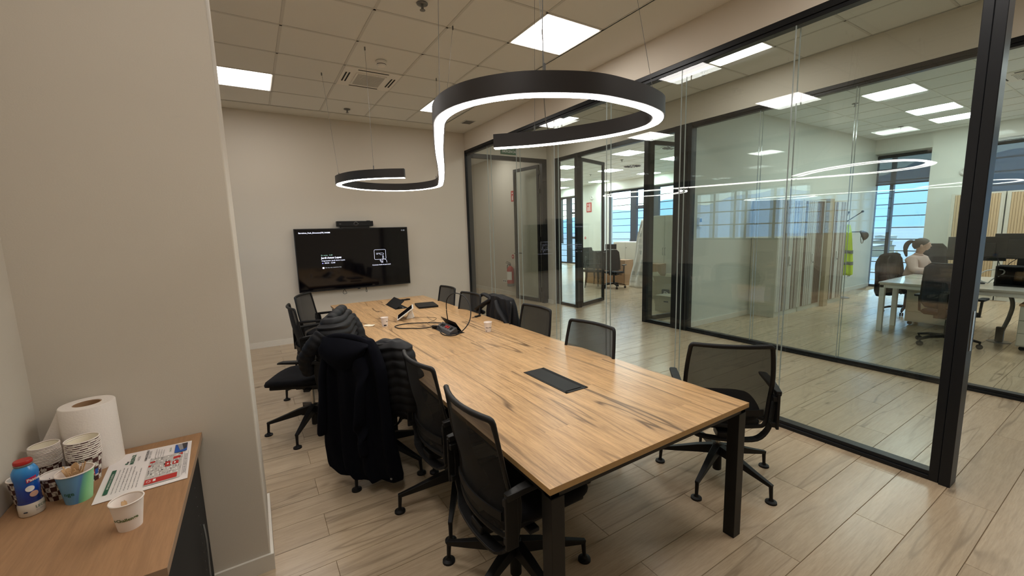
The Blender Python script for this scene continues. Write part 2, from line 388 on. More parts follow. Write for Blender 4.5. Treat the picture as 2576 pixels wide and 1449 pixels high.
# ------------------------------------------------------------------ setting: floor
FX0, FX1, FY0, FY1 = -3.2, 13.35, -2.6, 17.6
fl = MB().box(FX0, FX1, FY0, FY1, -0.12, -0.004).build('floor', M['grout']); tag(fl, 'wood-look plank floor running through the meeting room, corridor and offices', kind='structure')
PW, PL, G = 0.2155, 1.2725, 0.0010
plank_me = MB()
plank_me.add([(G,G,-0.003),(PL-G,G,-0.003),(PL-G,PW-G,-0.003),(G,PW-G,-0.003),(G+.001,G+.001,0),(PL-G-.001,G+.001,0),(PL-G-.001,PW-G-.001,0),(G+.001,PW-G-.001,0)],
             [(4,5,6,7),(0,1,5,4),(1,2,6,5),(2,3,7,6),(3,0,4,7)])
pm = plank_me.mesh('floor_plank', M['floor'])
cand = []
j0 = int((FY0-0.395)/PW)
for j in range(j0, int((FY1-0.395)/PW)+1):
    y = 0.395+j*PW
    xo = 2.755 if j % 2 == 1 else 2.12   # half-bond
    i0 = int(math.floor((FX0-xo)/PL))
    for i in range(i0, int((FX1-xo)/PL)+1):
        x = xo+i*PL
        if x < FX0-0.01 or x+PL > FX1+0.01 or y < FY0 or y+PW > FY1: continue
        cx, cy = x+PL/2, y+PW/2; d = Vector((cx, cy, -CAM_H)); dep = d.dot(f)
        vis = dep > 0.2 and abs(d.dot(rr)/dep) < 1.35 and abs(d.dot(uu)/dep) < 0.85 and not (cx < -0.4 and cy < 7.2) and not (cx < 3.4 and cy > 7.2)
        cand.append((0 if vis else 1, d.length, x, y))
cand.sort()
rest = MB()
for k, (a, d, x, y) in enumerate(cand):
    if k < 298:
        o = bpy.data.objects.new('floor_plank', pm); COL.objects.link(o); o.parent = fl; o.location = (x, y, 0)
    else:
        rest.add([(x+G, y+G, 0), (x+PL-G, y+G, 0), (x+PL-G, y+PW-G, 0), (x+G, y+PW-G, 0)], [(0, 1, 2, 3)])
o = rest.build('floor_planks_far', M['floor'], fl); o['kind'] = 'stuff'

# ------------------------------------------------------------------ setting: ceilings (meeting room z 3.45, corridor and offices z 3.55)
T = 0.635
ce = MB()
ce.box(-3.2, 5.75, -2.6, 11.6, 3.75, 3.9)
ce.box(5.75, 13.35, -2.6, 17.6, 3.75, 3.9)
ceil = ce.build('ceiling', M['ceil_pl']); tag(ceil, 'suspended ceiling of square tiles with plasterboard margins', kind='structure')
tile_me = MB().box(0.0115, T-0.0115, 0.0115, T-0.0115, 0.004, 0.022).mesh('ceiling_tile', M['ceil'])
tile_o = MB().box(0.012, T-0.012, 0.012, T-0.012, 0.006, 0.022).mesh('ceiling_tile_office', mat('ceiling_tile_office', srgb(228, 231, 228), 0.9, noise=0.02, nscale=220))
grid_o = mat('ceiling_grid_office', srgb(226, 226, 218), 0.5)
ntile = [0]; far_tiles = MB()
def tiles(x0, y0, nx, ny, z, holes, me, gm, far=False, thick=0.022):
    g = MB()
    for i in range(nx+1): g.box(x0+i*T-0.011, x0+i*T+0.011, y0, y0+ny*T, z, z+0.012)
    for j in range(ny+1): g.box(x0, x0+nx*T, y0+j*T-0.011, y0+j*T+0.011, z, z+0.012)
    g.build('ceiling_grid', gm, ceil)
    for i in range(nx):
        for j in range(ny):
            if (i, j) in holes: continue
            x, y = x0+i*T, y0+j*T
            if far or ntile[0] >= 298:
                far_tiles.box(x+0.012, x+T-0.012, y+0.012, y+T-0.012, z+0.006, z+0.022); continue
            ntile[0] += 1
            o = bpy.data.objects.new('ceiling_tile', me); COL.objects.link(o); o.parent = ceil; o.location = (x, y, z)
# meeting room
MX0, MY0 = -2.15, -1.43
holes = set()
def hole(x, y): holes.add((round((x-MX0)/T), round((y-MY0)/T)))
LM = [(-0.245, 5.555), (-0.245, 3.015), (2.295, 3.015), (2.295, 5.555), (2.295, 0.475), (-0.245, 0.475)]  # last two are unseen, added for lighting at the same row spacing
for x, y in LM: hole(x, y)
hole(1.025, 4.92)
tiles(MX0, MY0, 8, 13, 3.45, holes, tile_me, M['grid'])
pl = MB()
pl.box(2.93, 3.5, -1.43, 7.2, 3.45, 3.48); pl.box(-2.15, 2.93, 6.825, 7.2, 3.45, 3.48); pl.box(-3.2, -2.15, -2.6, 7.2, 3.45, 3.48); pl.box(-2.15, 5.75, -2.6, -1.43, 3.45, 3.48)
pl.build('ceiling_margin', M['ceil_pl'], ceil)
# corridor
CX0, CY0 = 3.77, -0.62
holes = set()
def hole2(x, y): holes.add((round((x-CX0)/T), round((y-CY0)/T)))
LC = [(4.405, 2.555), (4.405, 5.73), (4.405, -0.62), (4.405, 8.905)]
for x, y in LC: hole2(x, y)
tiles(CX0, CY0, 3, 19, 3.55, holes, tile_me, M['grid'])
pl = MB(); pl.box(3.55, 3.77, -1.4, 11.5, 3.55, 3.58); pl.box(5.675, 5.75, -1.4, 11.5, 3.55, 3.58); pl.box(3.55, 5.75, -2.6, -0.62, 3.55, 3.58)
pl.build('ceiling_margin', M['ceil_pl'], ceil)
# office A (right) and room B (behind the door)
AX0, AY0 = 6.26, -1.6
holes = set()
LA = [(8.165, 2.21), (10.07, 2.21), (11.34, 2.21), (8.165, -0.33), (10.07, -0.33), (11.34, -0.33)]
for x, y in LA: holes.add((round((x-AX0)/T), round((y-AY0)/T)))
for k in (9, ): pass
LAC = [(9.435-0.635, 0.94)]
for x, y in LAC: holes.add((round((x-AX0)/T), round((y-AY0)/T)))
tiles(AX0, AY0, 10, 9, 3.55, holes, tile_o, grid_o)
BX0, BY0 = 6.26, 4.3
holes = set()
LB = [(BX0+T*i, BY0+T*j) for i, j in ((3, 5), (6, 5), (9, 5), (3, 9), (6, 9), (9, 9), (6, 13), (9, 13), (3, 13), (9, 17), (6, 17))]
for x, y in LB: holes.add((round((x-BX0)/T), round((y-BY0)/T)))
tiles(BX0, BY0, 10, 20, 3.55, holes, tile_o, grid_o)
o = far_tiles.build('ceiling_tiles_far', tile_o.materials[0], ceil); o['kind'] = 'stuff'
pl = MB(); pl.box(5.7, 6.26, -2.6, 17.6, 3.55, 3.58); pl.box(12.61, 13.2, -2.6, 17.6, 3.55, 3.58); pl.box(6.26, 12.61, 4.115, 4.3, 3.55, 3.58); pl.box(6.26, 12.61, -2.6, -1.6, 3.55, 3.58); pl.box(6.26, 12.61, 17.0, 17.6, 3.55, 3.58)
pl.build('ceiling_margin', tile_o.materials[0], ceil)

# ------------------------------------------------------------------ setting: walls
def struct(name, mb, m, label=None, **kw):
    o = mb.build(name, m, **kw); return tag(o, label, kind='structure')
struct('wall_far', MB().box(-3.2, 3.5, 7.2, 7.38, 0, 3.75), M['wall'], 'beige end wall behind the wall-mounted display')
w = MB().box(-1.05, -0.068, 2.25, 2.82, 0, 3.75)
struct('wall_near', w, M['wall'], 'beige wall end beside the sideboard', bevel=0.006)
struct('wall_left', MB().box(-1.15, -0.765, -2.6, 2.82, 0, 3.75), M['wall'], 'beige side wall at the far left of the picture')
struct('wall_back', MB().box(-3.3, 13.4, -2.75, -2.6, 0, 3.9), M['wall'], 'beige wall behind the camera')
# left wall of the room with a window band
w = MB(); w.box(-2.35, -2.2, 2.6, 3.9, 0, 3.75); w.box(-2.35, -2.2, 6.45, 7.2, 0, 3.75); w.box(-2.35, -2.2, 3.9, 6.45, 0, 1.3); w.box(-2.35, -2.2, 3.9, 6.45, 2.42, 3.75)
w.box(-2.35, -1.05, 2.70, 2.82, 0, 3.75)
struct('wall_window_side', w, M['wall'])
# bulkhead over the near glass partition
struct('wall_bulkhead', MB().box(3.5, 3.6, -1.4, 7.2, 3.14, 3.75), M['wall'], 'beige bulkhead over the near glass partition')
struct('wall_bulkhead_corridor', MB().box(5.7, 5.8, -2.6, 7.6, 3.16, 3.75), M['wall'], 'bulkhead over the far glass partition')
w = MB(); w.box(5.62, 5.78, 7.32, 7.54, 0, 3.75); w.box(5.6, 5.75, 7.54, 11.5, 0, 3.75)
struct('wall_corridor', w, M['wall'], 'corridor side wall with the fire extinguisher')
w = MB(); w.box(3.4, 5.75, 11.3, 11.5, 0, 3.75); w.box(3.42, 3.58, 7.38, 11.5, 0, 3.75)
struct('wall_corridor_end', w, M['wall'])
struct('wall_bulkhead_door', MB().box(3.5, 5.7, 7.5, 7.6, 3.17, 3.75), M['wall'])
struct('wall_office', MB().box(5.84, 13.2, 4.115, 4.26, 0, 3.75), M['wall_white'], 'pale wall between the two offices')
# window wall with openings
w = MB()
XW = 13.2
for y0, y1, z0, z1 in ((2.42, 3.10, 0, 3.55), (-0.5, -0.2, 0, 3.55), (4.17, 6.2, 0, 3.55), (13.22, 14.62, 0, 3.55), (17.3, 17.6, 0, 3.55), (-2.6, -2.2, 0, 3.55)):
    w.box(XW, XW+0.25, y0, y1, z0, z1)
w.box(XW, XW+0.25, -2.6, 17.6, 3.2, 3.75)
struct('wall_windows', w, M['wall_white'], 'outer wall of the offices with tall windows')
w = MB(); w.box(12.9, 13.2, 2.42, 3.10, 0, 3.55); struct('wall_pillar', w, M['wall_white'], 'white pillar between the office windows')
w = MB(); w.box(12.75, 13.2, 13.25, 14.6, 0, 3.55); struct('wall_pillar_2', w, M['wall_white'])
w = MB(); w.box(12.95, 13.2, -2.6, 4.115, 3.22, 3.55); w.box(12.9, 13.2, 4.26, 17.6, 3.2, 3.55)
struct('wall_soffit', w, M['wall_white'], 'dropped soffit over the office windows')
struct('wall_room_end', MB().box(5.75, 13.45, 17.6, 17.75, 0, 3.9), M['wall_white'])
struct('wall_room_side', MB().box(5.6, 5.75, 11.5, 17.6, 0, 3.9), M['wall_white'])
# baseboards
BZ = 0.085
struct('baseboard_far', MB().box(-2.2, 3.5, 7.185, 7.2, 0, BZ), M['base_white'])
struct('baseboard_near', MB().box(-0.765, -0.055, 2.237, 2.25, 0, BZ).box(-0.068, -0.055, 2.25, 2.82, 0, BZ), M['base_white'])
struct('baseboard_left', MB().box(-0.765, -0.752, -2.6, 2.25, 0, BZ), M['base_white'])
struct('baseboard_corridor', MB().box(5.585, 5.6, 7.56, 11.3, 0, BZ).box(5.605, 5.62, 7.32, 7.5, 0, BZ), M['base_white'])
struct('baseboard_office', MB().box(5.86, 13.2, 4.1, 4.115, 0, BZ).box(5.86, 13.2, 4.26, 4.275, 0, BZ), M['base_white'])

# ------------------------------------------------------------------ glazed partitions
def part_wall(name, label, X, D, segs, ztop, post_ends=(), joints_dark=False, y_lim=None):
    """frame along Y at x = X..X+D. segs: list of (y0, y1, [joint ys])"""
    e = empty(name, (0,0,0), label=label, kind='structure'); fr = M['black_frame']
    for y0, y1, js in segs:
        MB().box(X, X+D, y0, y1, 0.0, 0.028).box(X+0.012, X+D-0.012, y0, y1, 0.028, 0.055).build('bottom_rail', fr, e, bevel=0.003)
        MB().box(X, X+D, y0, y1, ztop-0.045, ztop).box(X+0.012, X+D-0.012, y0, y1, ztop-0.075, ztop-0.045).build('top_rail', fr, e, bevel=0.003)
        ys = [y0]+list(js)+[y1]
        for a, b in zip(ys[:-1], ys[1:]):
            for xx in (X+0.016, X+D-0.016):
                MB().add([(xx, a+0.002, 0.05), (xx, b-0.002, 0.05), (xx, b-0.002, ztop-0.06), (xx, a+0.002, ztop-0.06)], [(0,1,2,3)]).build('glass_pane', M['glass'], e)
        for y in js:
            for xx in (X+0.016, X+D-0.016):
                MB().box(xx-0.004, xx+0.004, y-0.003, y-0.0015, 0.055, ztop-0.075).box(xx-0.004, xx+0.004, y+0.0015, y+0.003, 0.055, ztop-0.075).build('joint_strip', M['joint'], e)
    return e
W1 = part_wall('wall_glass_near', 'clear glass partition with thin black frame beside the meeting table', 3.5, 0.10, [(0.70, 7.2, (1.64, 2.59, 3.555, 4.52, 5.45, 6.35))], 3.14)
MB().box(3.5, 3.60, 0.655, 0.70, 0, 3.14).build('end_post', M['black_frame'], W1, bevel=0.003)
MB().box(3.487, 3.613, 0.60, 0.652, 0, 3.14).build('door_jamb', M['black_frame'], W1, bevel=0.003)
MB().box(3.5, 3.6, 7.16, 7.2, 0, 3.14).build('end_post', M['black_frame'], W1, bevel=0.003)
MB().box(3.535, 3.565, 0.5965, 0.6005, 0.86, 1.10).build('strike_plate', M['chrome'], W1)
MB().box(3.5, 3.60, -1.4, 0.62, 3.06, 3.14).build('top_rail', M['black_frame'], W1, bevel=0.003)
W2 = part_wall('wall_glass_far', 'second glass partition across the corridor with black rails', 5.7, 0.10, [(-1.6, 4.02, (-0.9, 0.1, 1.07, 2.02, 3.03)), (4.30, 4.80, ()), (6.66, 7.25, ())], 3.16)
for y0, y1 in ((4.0, 4.06), (4.07, 4.30), (4.80, 4.885), (6.58, 6.66), (7.25, 7.32)):
    MB().box(5.69, 5.81, y0, y1, 0, 3.16).build('post', M['black_frame'], W2, bevel=0.003)
MB().box(5.7, 5.80, 4.885, 6.58, 3.085, 3.16).build('top_rail', M['black_frame'], W2, bevel=0.003)
def door_leaf(name, label, hinge, ang, width, z1, handle=True, side=1):
    """framed glass leaf; hinge (x, y); ang = direction from hinge in degrees"""
    e = empty(name, (hinge[0], hinge[1], 0), R(ang), label=label, cat='door'); e['kind'] = 'structure'
    del e['category']
    t, d = 0.07, 0.022
    fb = MB(); fb.box(0.01, t, -d, d, 0.012, z1); MB.build(fb, 'stile', M['black_frame'], e, bevel=0.003)
    MB().box(width-t, width, -d, d, 0.012, z1).build('stile', M['black_frame'], e, bevel=0.003)
    MB().box(t, width-t, -d, d, 0.012, 0.09).build('rail', M['black_frame'], e, bevel=0.003)
    MB().box(t, width-t, -d, d, z1-0.07, z1).build('rail', M['black_frame'], e, bevel=0.003)
    for yy in (-0.012, 0.012):
        MB().add([(t, yy, 0.09), (width-t, yy, 0.09), (width-t, yy, z1-0.07), (t, yy, z1-0.07)], [(0,1,2,3)]).build('glass_pane', M['glass_door'], e)
    for z in (0.25, 1.4, 2.45, 2.85):
        MB().box(-0.012, 0.014, -0.02, 0.02, z, z+0.1).build('hinge', M['plastic'], e, bevel=0.004)
    if handle:
        for s_ in (-1, 1):
            h = MB(); h.box(width-0.052, width-0.018, s_*0.022, s_*0.030, 1.02, 1.16); h.tube([(width-0.035, s_*0.028, 1.11), (width-0.035, s_*0.07, 1.11), (width-0.05, s_*0.072, 1.11), (width-0.17, s_*0.072, 1.11)], 0.009, 8)
            h.build('door_handle', M['plastic'], e)
    return e
door_leaf('door_1', 'open left leaf of the black framed glass double door', (5.80, 6.61), 17, 0.98, 3.08)
door_leaf('door_2', 'open right leaf of the black framed glass double door', (5.82, 4.86), -7, 0.86, 3.08)
# cross partition at the end of the corridor
e3 = empty('wall_glass_cross', (0, 0, 0), label='black framed glass doorway across the end of the corridor', kind='structure')
MB().box(3.6, 3.665, 7.50, 7.60, 0, 3.17).box(3.735, 3.79, 7.50, 7.60, 0, 3.17).build('post', M['black_frame'], e3, bevel=0.003)
MB().box(5.50, 5.62, 7.50, 7.60, 0, 3.17).build('post', M['black_frame'], e3, bevel=0.003)
MB().box(3.79, 5.50, 7.50, 7.60, 3.09, 3.17).build('top_rail', M['black_frame'], e3, bevel=0.003)
MB().add([(3.665, 7.55, 0.03), (3.735, 7.55, 0.03), (3.735, 7.55, 3.12), (3.665, 7.55, 3.12)], [(0,1,2,3)]).build('glass_pane', M['glass'], e3)
door_leaf('door_3', 'open glass door leaf folded back along the corridor wall', (5.50, 7.62), 97, 0.88, 3.07)
# ------------------------------------------------------------------ windows in the outer wall (x = 13.2)
wcount = [0]
def window(y0, y1, mull, trans, z1=3.18, louvers=True, label=None, mw=0.06, lpitch=0.285, lz=(0.10, 3.1)):
    wcount[0] += 1
    e = empty('window_%d' % wcount[0], (0,0,0), label=label or 'tall office window with outdoor louvers', kind='structure')
    X = XW+0.03; fr = M['winframe']
    MB().box(X, X+0.09, y0, y1, 0.0, 0.05).box(X, X+0.09, y0, y1, z1-0.05, z1+0.02).box(X, X+0.09, y0, y0+0.05, 0, z1).box(X, X+0.09, y1-0.05, y1, 0, z1).build('window_frame', fr, e)
    for m_ in mull:
        y, w = m_ if isinstance(m_, tuple) else (m_, mw)
        MB().box(X, X+0.12, y-w/2, y+w/2, 0.05, z1-0.05).build('mullion', fr, e, bevel=0.004)
    for (ya, yb, z, h) in trans: MB().box(X, X+0.1, ya, yb, z-h/2, z+h/2).build('transom', fr, e, bevel=0.004)
    ys = [y0+0.05]+[m_[0] if isinstance(m_, tuple) else m_ for m_ in mull]+[y1-0.05]
    for a, b in zip(ys[:-1], ys[1:]):
        MB().add([(X+0.04, a, 0.05), (X+0.04, b, 0.05), (X+0.04, b, z1-0.05), (X+0.04, a, z1-0.05)], [(0,1,2,3)]).build('window_pane', M['glass_win'], e)
    if louvers:
        z = lz[0]+0.22
        while z < lz[1]:
            MB().box(X+0.30, X+0.40, y0-0.1, y1+0.1, z-0.011, z+0.011).build('louver_slat', M['louver'], e); z += lpitch
    return e
window(3.10, 4.17, [(3.83, 0.07)], [], label='tall window with half-lowered grey blind left of the pillar')
window(-0.2, 2.42, [1.1], [], label='window right of the pillar with lowered grey blind')
window(-2.2, -0.5, [-1.3], [])
window(6.2, 13.22, [(7.6, 0.12), (9.0, 0.14), (10.77, 0.24), (11.87, 0.30)], [(10.88, 11.75, 2.45, 0.13), (10.88, 11.75, 0.9, 0.1)], label='wide window wall with a glazed door behind the stacked chairs')
window(14.62, 17.3, [(15.95, 0.30)], [(14.67, 15.8, 2.42, 0.09), (14.67, 15.8, 1.25, 0.09)], label='farthest window at the left end of the far office')
# window on the left side of the meeting room (behind the wall end)
e = empty('window_6', (0,0,0), label='side window band of the meeting room', kind='structure')
MB().box(-2.35, -2.25, 3.9, 6.45, 1.30, 1.34).box(-2.35, -2.25, 3.9, 6.45, 2.38, 2.42).build('window_frame', M['winframe'], e)
for y in (3.93, 4.35, 4.6, 5.2, 5.45, 5.95, 6.42): MB().box(-2.35, -2.25, y-0.035, y+0.035, 1.34, 2.38).build('mullion', M['winframe'], e)
for z in (1.65, 1.95, 2.2): MB().box(-2.36, -2.33, 3.9, 6.45, z-0.012, z+0.012).build('transom', M['winframe'], e)
MB().add([(-2.3, 3.9, 1.3), (-2.3, 6.45, 1.3), (-2.3, 6.45, 2.42), (-2.3, 3.9, 2.42)], [(0,1,2,3)]).build('window_pane', M['glass_win'], e)
# roller blinds
def blind(label, y0, y1, z0, z1, x=13.17):
    e = empty('roller_blind', (x, (y0+y1)/2, z1), label=label, cat='blind'); w = (y1-y0)/2
    MB().add([(0, -w, z0-z1), (0, w, z0-z1), (0, w, 0), (0, -w, 0)], [(0,1,2,3)]).build('blind_cloth', M['blind'], e)
    MB().tube([(0.0, -w, 0.0), (0.0, w, 0.0)], 0.028, 10).build('roller_tube', M['black_frame'], e)
    MB().box(-0.012, 0.012, -w, w, z0-z1-0.015, z0-z1+0.012).build('bottom_bar', M['black_frame'], e)
blind('grey roller blind half lowered over the window left of the pillar', 3.11, 4.16, 2.5, 3.15)
blind('grey roller blind lowered to the top of the tan tambour cabinets', -0.2, 2.40, 2.1, 3.13)
blind('dark narrow roller blind in the farthest left window', 16.28, 17.2, 0.98, 3.12)

# ------------------------------------------------------------------ outdoors
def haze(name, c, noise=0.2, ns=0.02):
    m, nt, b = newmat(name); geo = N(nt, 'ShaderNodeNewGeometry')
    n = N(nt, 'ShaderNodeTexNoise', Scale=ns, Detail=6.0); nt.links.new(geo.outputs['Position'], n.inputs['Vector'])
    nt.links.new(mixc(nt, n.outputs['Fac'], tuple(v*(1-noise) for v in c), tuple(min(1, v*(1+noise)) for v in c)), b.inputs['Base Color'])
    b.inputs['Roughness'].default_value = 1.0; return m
def rise(x, y, base): return base
def ridge(name, dist, depth, zb, hfun, m, label, n=90, a0=20):
    def fn(u, v):
        a = R(a0+u*105); d = dist+depth*v; t = sin(pi/2*v); h = hfun(u)
        return (d*sin(a), d*cos(a), zb+(h-zb)*t*(1+0.05*sin(u*60+v*9)+0.04*sin(u*133)))
    o = MB().grid(fn, n, 14).build(name, m, smooth=True); tag(o, label, 'mountain'); return o
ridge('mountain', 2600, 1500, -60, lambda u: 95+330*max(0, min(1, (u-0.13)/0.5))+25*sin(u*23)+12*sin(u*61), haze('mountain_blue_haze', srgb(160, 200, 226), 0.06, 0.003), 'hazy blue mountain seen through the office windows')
ridge('mountain', 2400, 1500, -60, lambda u: 170+120*sin(pi*u)+20*sin(u*19)+10*sin(u*47), bpy.data.materials['mountain_blue_haze'], 'added unseen hazy mountain dimming the reflection of the meeting room window', a0=-150)  # added out of view so the side window reflects less bright sky
g = MB().grid(lambda u, v: ((14+4000*v**2)*sin(R(0+u*150)), (14+4000*v**2)*cos(R(0+u*150)), -11-20*v+1.5*sin(u*50)*v), 60, 60).build('open_country', haze('haze_tinted_land', srgb(156, 168, 176), 0.3, 0.02)); tag(g, 'pale haze-coloured land spreading below the office windows', 'land', kind='structure')  # bluish distance haze is put into the land's base colour
rb = random.Random(3)
for k in range(24):
    a = R(42+(k%8)*6.2+rb.random()*1.5); d = 260+(k//8)*170+rb.random()*30; x, y = d*sin(a), d*cos(a); w = 3.5+rb.random()*3.5+(k//8)*1.2; h = 2.5+rb.random()*3.5
    z = -11-20*math.sqrt(d/4000)
    b = empty('building', (x, y, z-1), rb.random()*3, 'small pale industrial shed far below the windows', 'building', 'sheds on the plain outside')
    MB().box(-w, w, -5, 5, 0, h+1).build('wall', M['card2'] if k % 3 else M['offwhite'], b)
    MB().prism([(-w-.4, h+1), (w+.4, h+1), (w+.4, h+1.4), (0, h+2.2), (-w-.4, h+1.4)], -5.4, 5.4, lambda p: (p[0], p[2], p[1])).build('roof', M['grey'] if k % 2 else M['offwhite'], b)
# terrace railing outside
e = empty('terrace_railing', (15.2, 8, -0.3), label='thin white terrace railing outside the office windows', cat='railing')
for z in (0.25, 0.55, 0.85, 1.1): MB().tube([(0, -10, z), (0, 10, z)], 0.016, 6).build('rail', M['wall_white'], e)
for k in range(14): MB().box(-0.02, 0.02, -10+k*1.54-0.02, -10+k*1.54+0.02, 0, 1.12).build('post', M['wall_white'], e)
o = MB().box(13.45, 15.5, -2.6, 18, -0.5, -0.3).build('terrace', M['offwhite']); tag(o, 'terrace slab outside the windows', kind='structure')

# ------------------------------------------------------------------ ceiling lights and fittings
def panel(x, y, z, label, m, group, s=T):
    e = empty('ceiling_light', (x, y, z), label=label, cat='light', group=group)
    a = 0.012
    MB().box(a, s-a, a, s-a, 0.004, 0.03).build('housing', M['panel_rim'], e)
    MB().add([(a+.012, a+.012, 0.0), (s-a-.012, a+.012, 0.0), (s-a-.012, s-a-.012, 0.0), (a+.012, s-a-.012, 0.0)], [(0,3,2,1)]).build('diffuser', m, e)
    return e
mlab = ['square ceiling light at the left, next to the wall edge', 'ceiling light hidden behind the near wall', 'large square ceiling light right of the middle, nearest the glass wall', 'square ceiling light partly behind the left end of the pendant ring', 'unseen ceiling light above the near end of the table', 'unseen ceiling light above the sideboard']
for (x, y), l in zip(LM, mlab):
    q_ = panel(x, y, 3.45, l, M['panel'], 'meeting room ceiling lights')
    if (x, y) == (2.295, 5.555):
        q_.scale.x = 0.5
        MB().box(x+T/2+0.004, x+T-0.012, y+0.012, y+T-0.012, 3.454, 3.475).build('ceiling_tile', M['ceil'], ceil)
clab = ['bright ceiling light seen through the near glass partition, over the corridor', 'corridor ceiling light seen through the big pendant ring', 'corridor ceiling light out of view at the right', 'corridor ceiling light beyond the glass doorway']
for (x, y), l in zip(LC, clab): panel(x, y, 3.55, l, M['panel'], 'corridor ceiling lights')
alab = ['nearest of the three ceiling lights in a row in the right-hand office', 'middle one of the three ceiling lights in a row in the right-hand office', 'farthest of the three ceiling lights in the right-hand office', 'office ceiling light right of the black post', 'second office ceiling light right of the black post', 'third office ceiling light right of the black post']
for (x, y), l in zip(LA, alab): panel(x, y, 3.55, l, M['panel_office'], 'right-hand office ceiling lights')
blab = ['ceiling light over the open door leaf, nearest in the far office', 'ceiling light in the far office behind the right door leaf', 'farthest ceiling light at the right of the far office', 'ceiling light second along the left run in the far office', 'ceiling light in the middle of the far office', 'ceiling light beside the wide window of the far office', 'ceiling light seen in the sidelight, middle run of the far office', 'ceiling light before the white column of the far office', 'ceiling light at the far left run of the far office', 'lowest ceiling light seen in the left sidelight', 'ceiling light above the farthest left window']
for (x, y), l in zip(LB, blab): panel(x, y, 3.55, l, M['panel_far'], 'far office ceiling lights')
def cassette(x, y, z, label, scale=1.0):
    e = empty('air_conditioner', (x, y, z), label=label, cat='air conditioner')
    MB().box(0.01, T-0.01, 0.01, T-0.01, -0.006, 0.03).build('fascia', M['panel_rim'], e, bevel=0.003)
    MB().box(0.15, T-0.15, 0.13, T-0.13, -0.016, -0.005).build('grille_frame', M['panel_rim'], e, bevel=0.003)
    g_ = MB()
    for k in range(22):
        yy = 0.15+k*(T-0.30)/21; g_.box(0.17, T-0.17, yy-0.003, yy+0.003, -0.021, -0.015)
    g_.box(0.17, T-0.17, 0.15, T-0.15, -0.0165, -0.016)
    o = g_.build('intake_grille', M['grid'], e)
    for (a, b, c, d) in ((0.15, T-0.15, 0.045, 0.062), (0.15, T-0.15, T-0.062, T-0.045), (0.04, 0.055, 0.17, T-0.17), (0.075, 0.09, 0.17, T-0.17), (T-0.09, T-0.075, 0.17, T-0.17), (T-0.055, T-0.04, 0.17, T-0.17)):
        MB().box(a, b, c, d, -0.0085, -0.0055).build('air_slot', M['blackmatt'], e)
    return e
cassette(1.025, 4.92, 3.45, 'square white ceiling air conditioner with grey grille over the table')
cassette(LAC[0][0], LAC[0][1], 3.55, 'ceiling air conditioner in the right-hand office behind the black post')
def sprinkler(x, y, z, label):
    e = empty('sprinkler', (x, y, z), label=label, cat='sprinkler', group='ceiling sprinklers')
    MB().lathe([(0.045, 0), (0.043, -0.006), (0.02, -0.012), (0.0, -0.012)], 20).build('rose', M['grey'], e, smooth=True)
    MB().tube([(0,0,-0.01), (0,0,-0.045)], 0.011, 8).build('stem', M['grey'], e)
    MB().lathe([(0.0, -0.045), (0.022, -0.047), (0.022, -0.05), (0.0, -0.052)], 14).build('deflector', M['grey'], e)
for x, y, z, l in ((1.35, 6.56, 3.45, 'small ceiling sprinkler above the display wall'), (1.33, 3.38, 3.45, 'ceiling sprinkler at the top edge of the picture'), (4.99, 3.37, 3.55, 'sprinkler on the corridor ceiling beside the bright light panel'),
                   (8.6, 3.05, 3.55, 'office sprinkler left of the three light panels'), (11.6, 3.3, 3.55, 'office sprinkler close to the soffit'), (9.1, 8.6, 3.55, 'sprinkler in the far office, nearest'), (10.4, 11.3, 3.55, 'sprinkler in the far office, second row'), (8.9, 12.2, 3.55, 'sprinkler in the far office at the left')):
    sprinkler(x, y, z, l)
for x, y, z, l in ((1.34, 4.65, 3.45, 'round white smoke detector beside the ceiling air conditioner'), (4.76, 4.89, 3.55, 'smoke detector on the corridor ceiling inside the pendant ring')):
    e = empty('smoke_detector', (x, y, z), label=l, cat='detector')
    MB().lathe([(0.055, 0), (0.055, -0.018), (0.0, -0.018)], 24).build('base', M['panel_rim'], e, smooth=True, angle=40)
    MB().lathe([(0.047, -0.018), (0.047, -0.038), (0.038, -0.05), (0.0, -0.054)], 24).build('head', M['panel_rim'], e, smooth=True, angle=40)
    MB().lathe([(0.048, -0.030), (0.0485, -0.033), (0.048, -0.036)], 24, caps=False).build('vent_ring', M['ink'], e)
e = empty('ceiling_vent', (3.2, 6.42, 3.45), label='small slotted air vent in the ceiling margin near the far corner', cat='vent')
MB().box(-0.07, 0.11, -0.09, 0.13, -0.008, 0.0).build('frame', M['grid'], e, bevel=0.003)
for k in range(7): MB().box(-0.055, 0.095, -0.075+k*0.028, -0.062+k*0.028, -0.012, -0.007).build('slat', M['grey'], e)
# round swirl diffusers in far office
for x, y, l in ((8.9, 6.75, 'round swirl air diffuser nearest in the far office ceiling'), (10.3, 9.3, 'round swirl air diffuser farther off in the far office ceiling')):
    e = empty('air_diffuser', (x, y, 3.55), label=l, cat='vent')
    MB().lathe([(0.30, 0.0), (0.30, -0.008), (0.0, -0.01)], 28).build('plate', M['panel_rim'], e)
    for k in range(16):
        a = 2*pi*k/16; MB().bar([(0.09*cos(a), 0.09*sin(a), -0.013), (0.26*cos(a+.5), 0.26*sin(a+.5), -0.013)], 0.03, 0.006).build('blade', M['ink'], e)

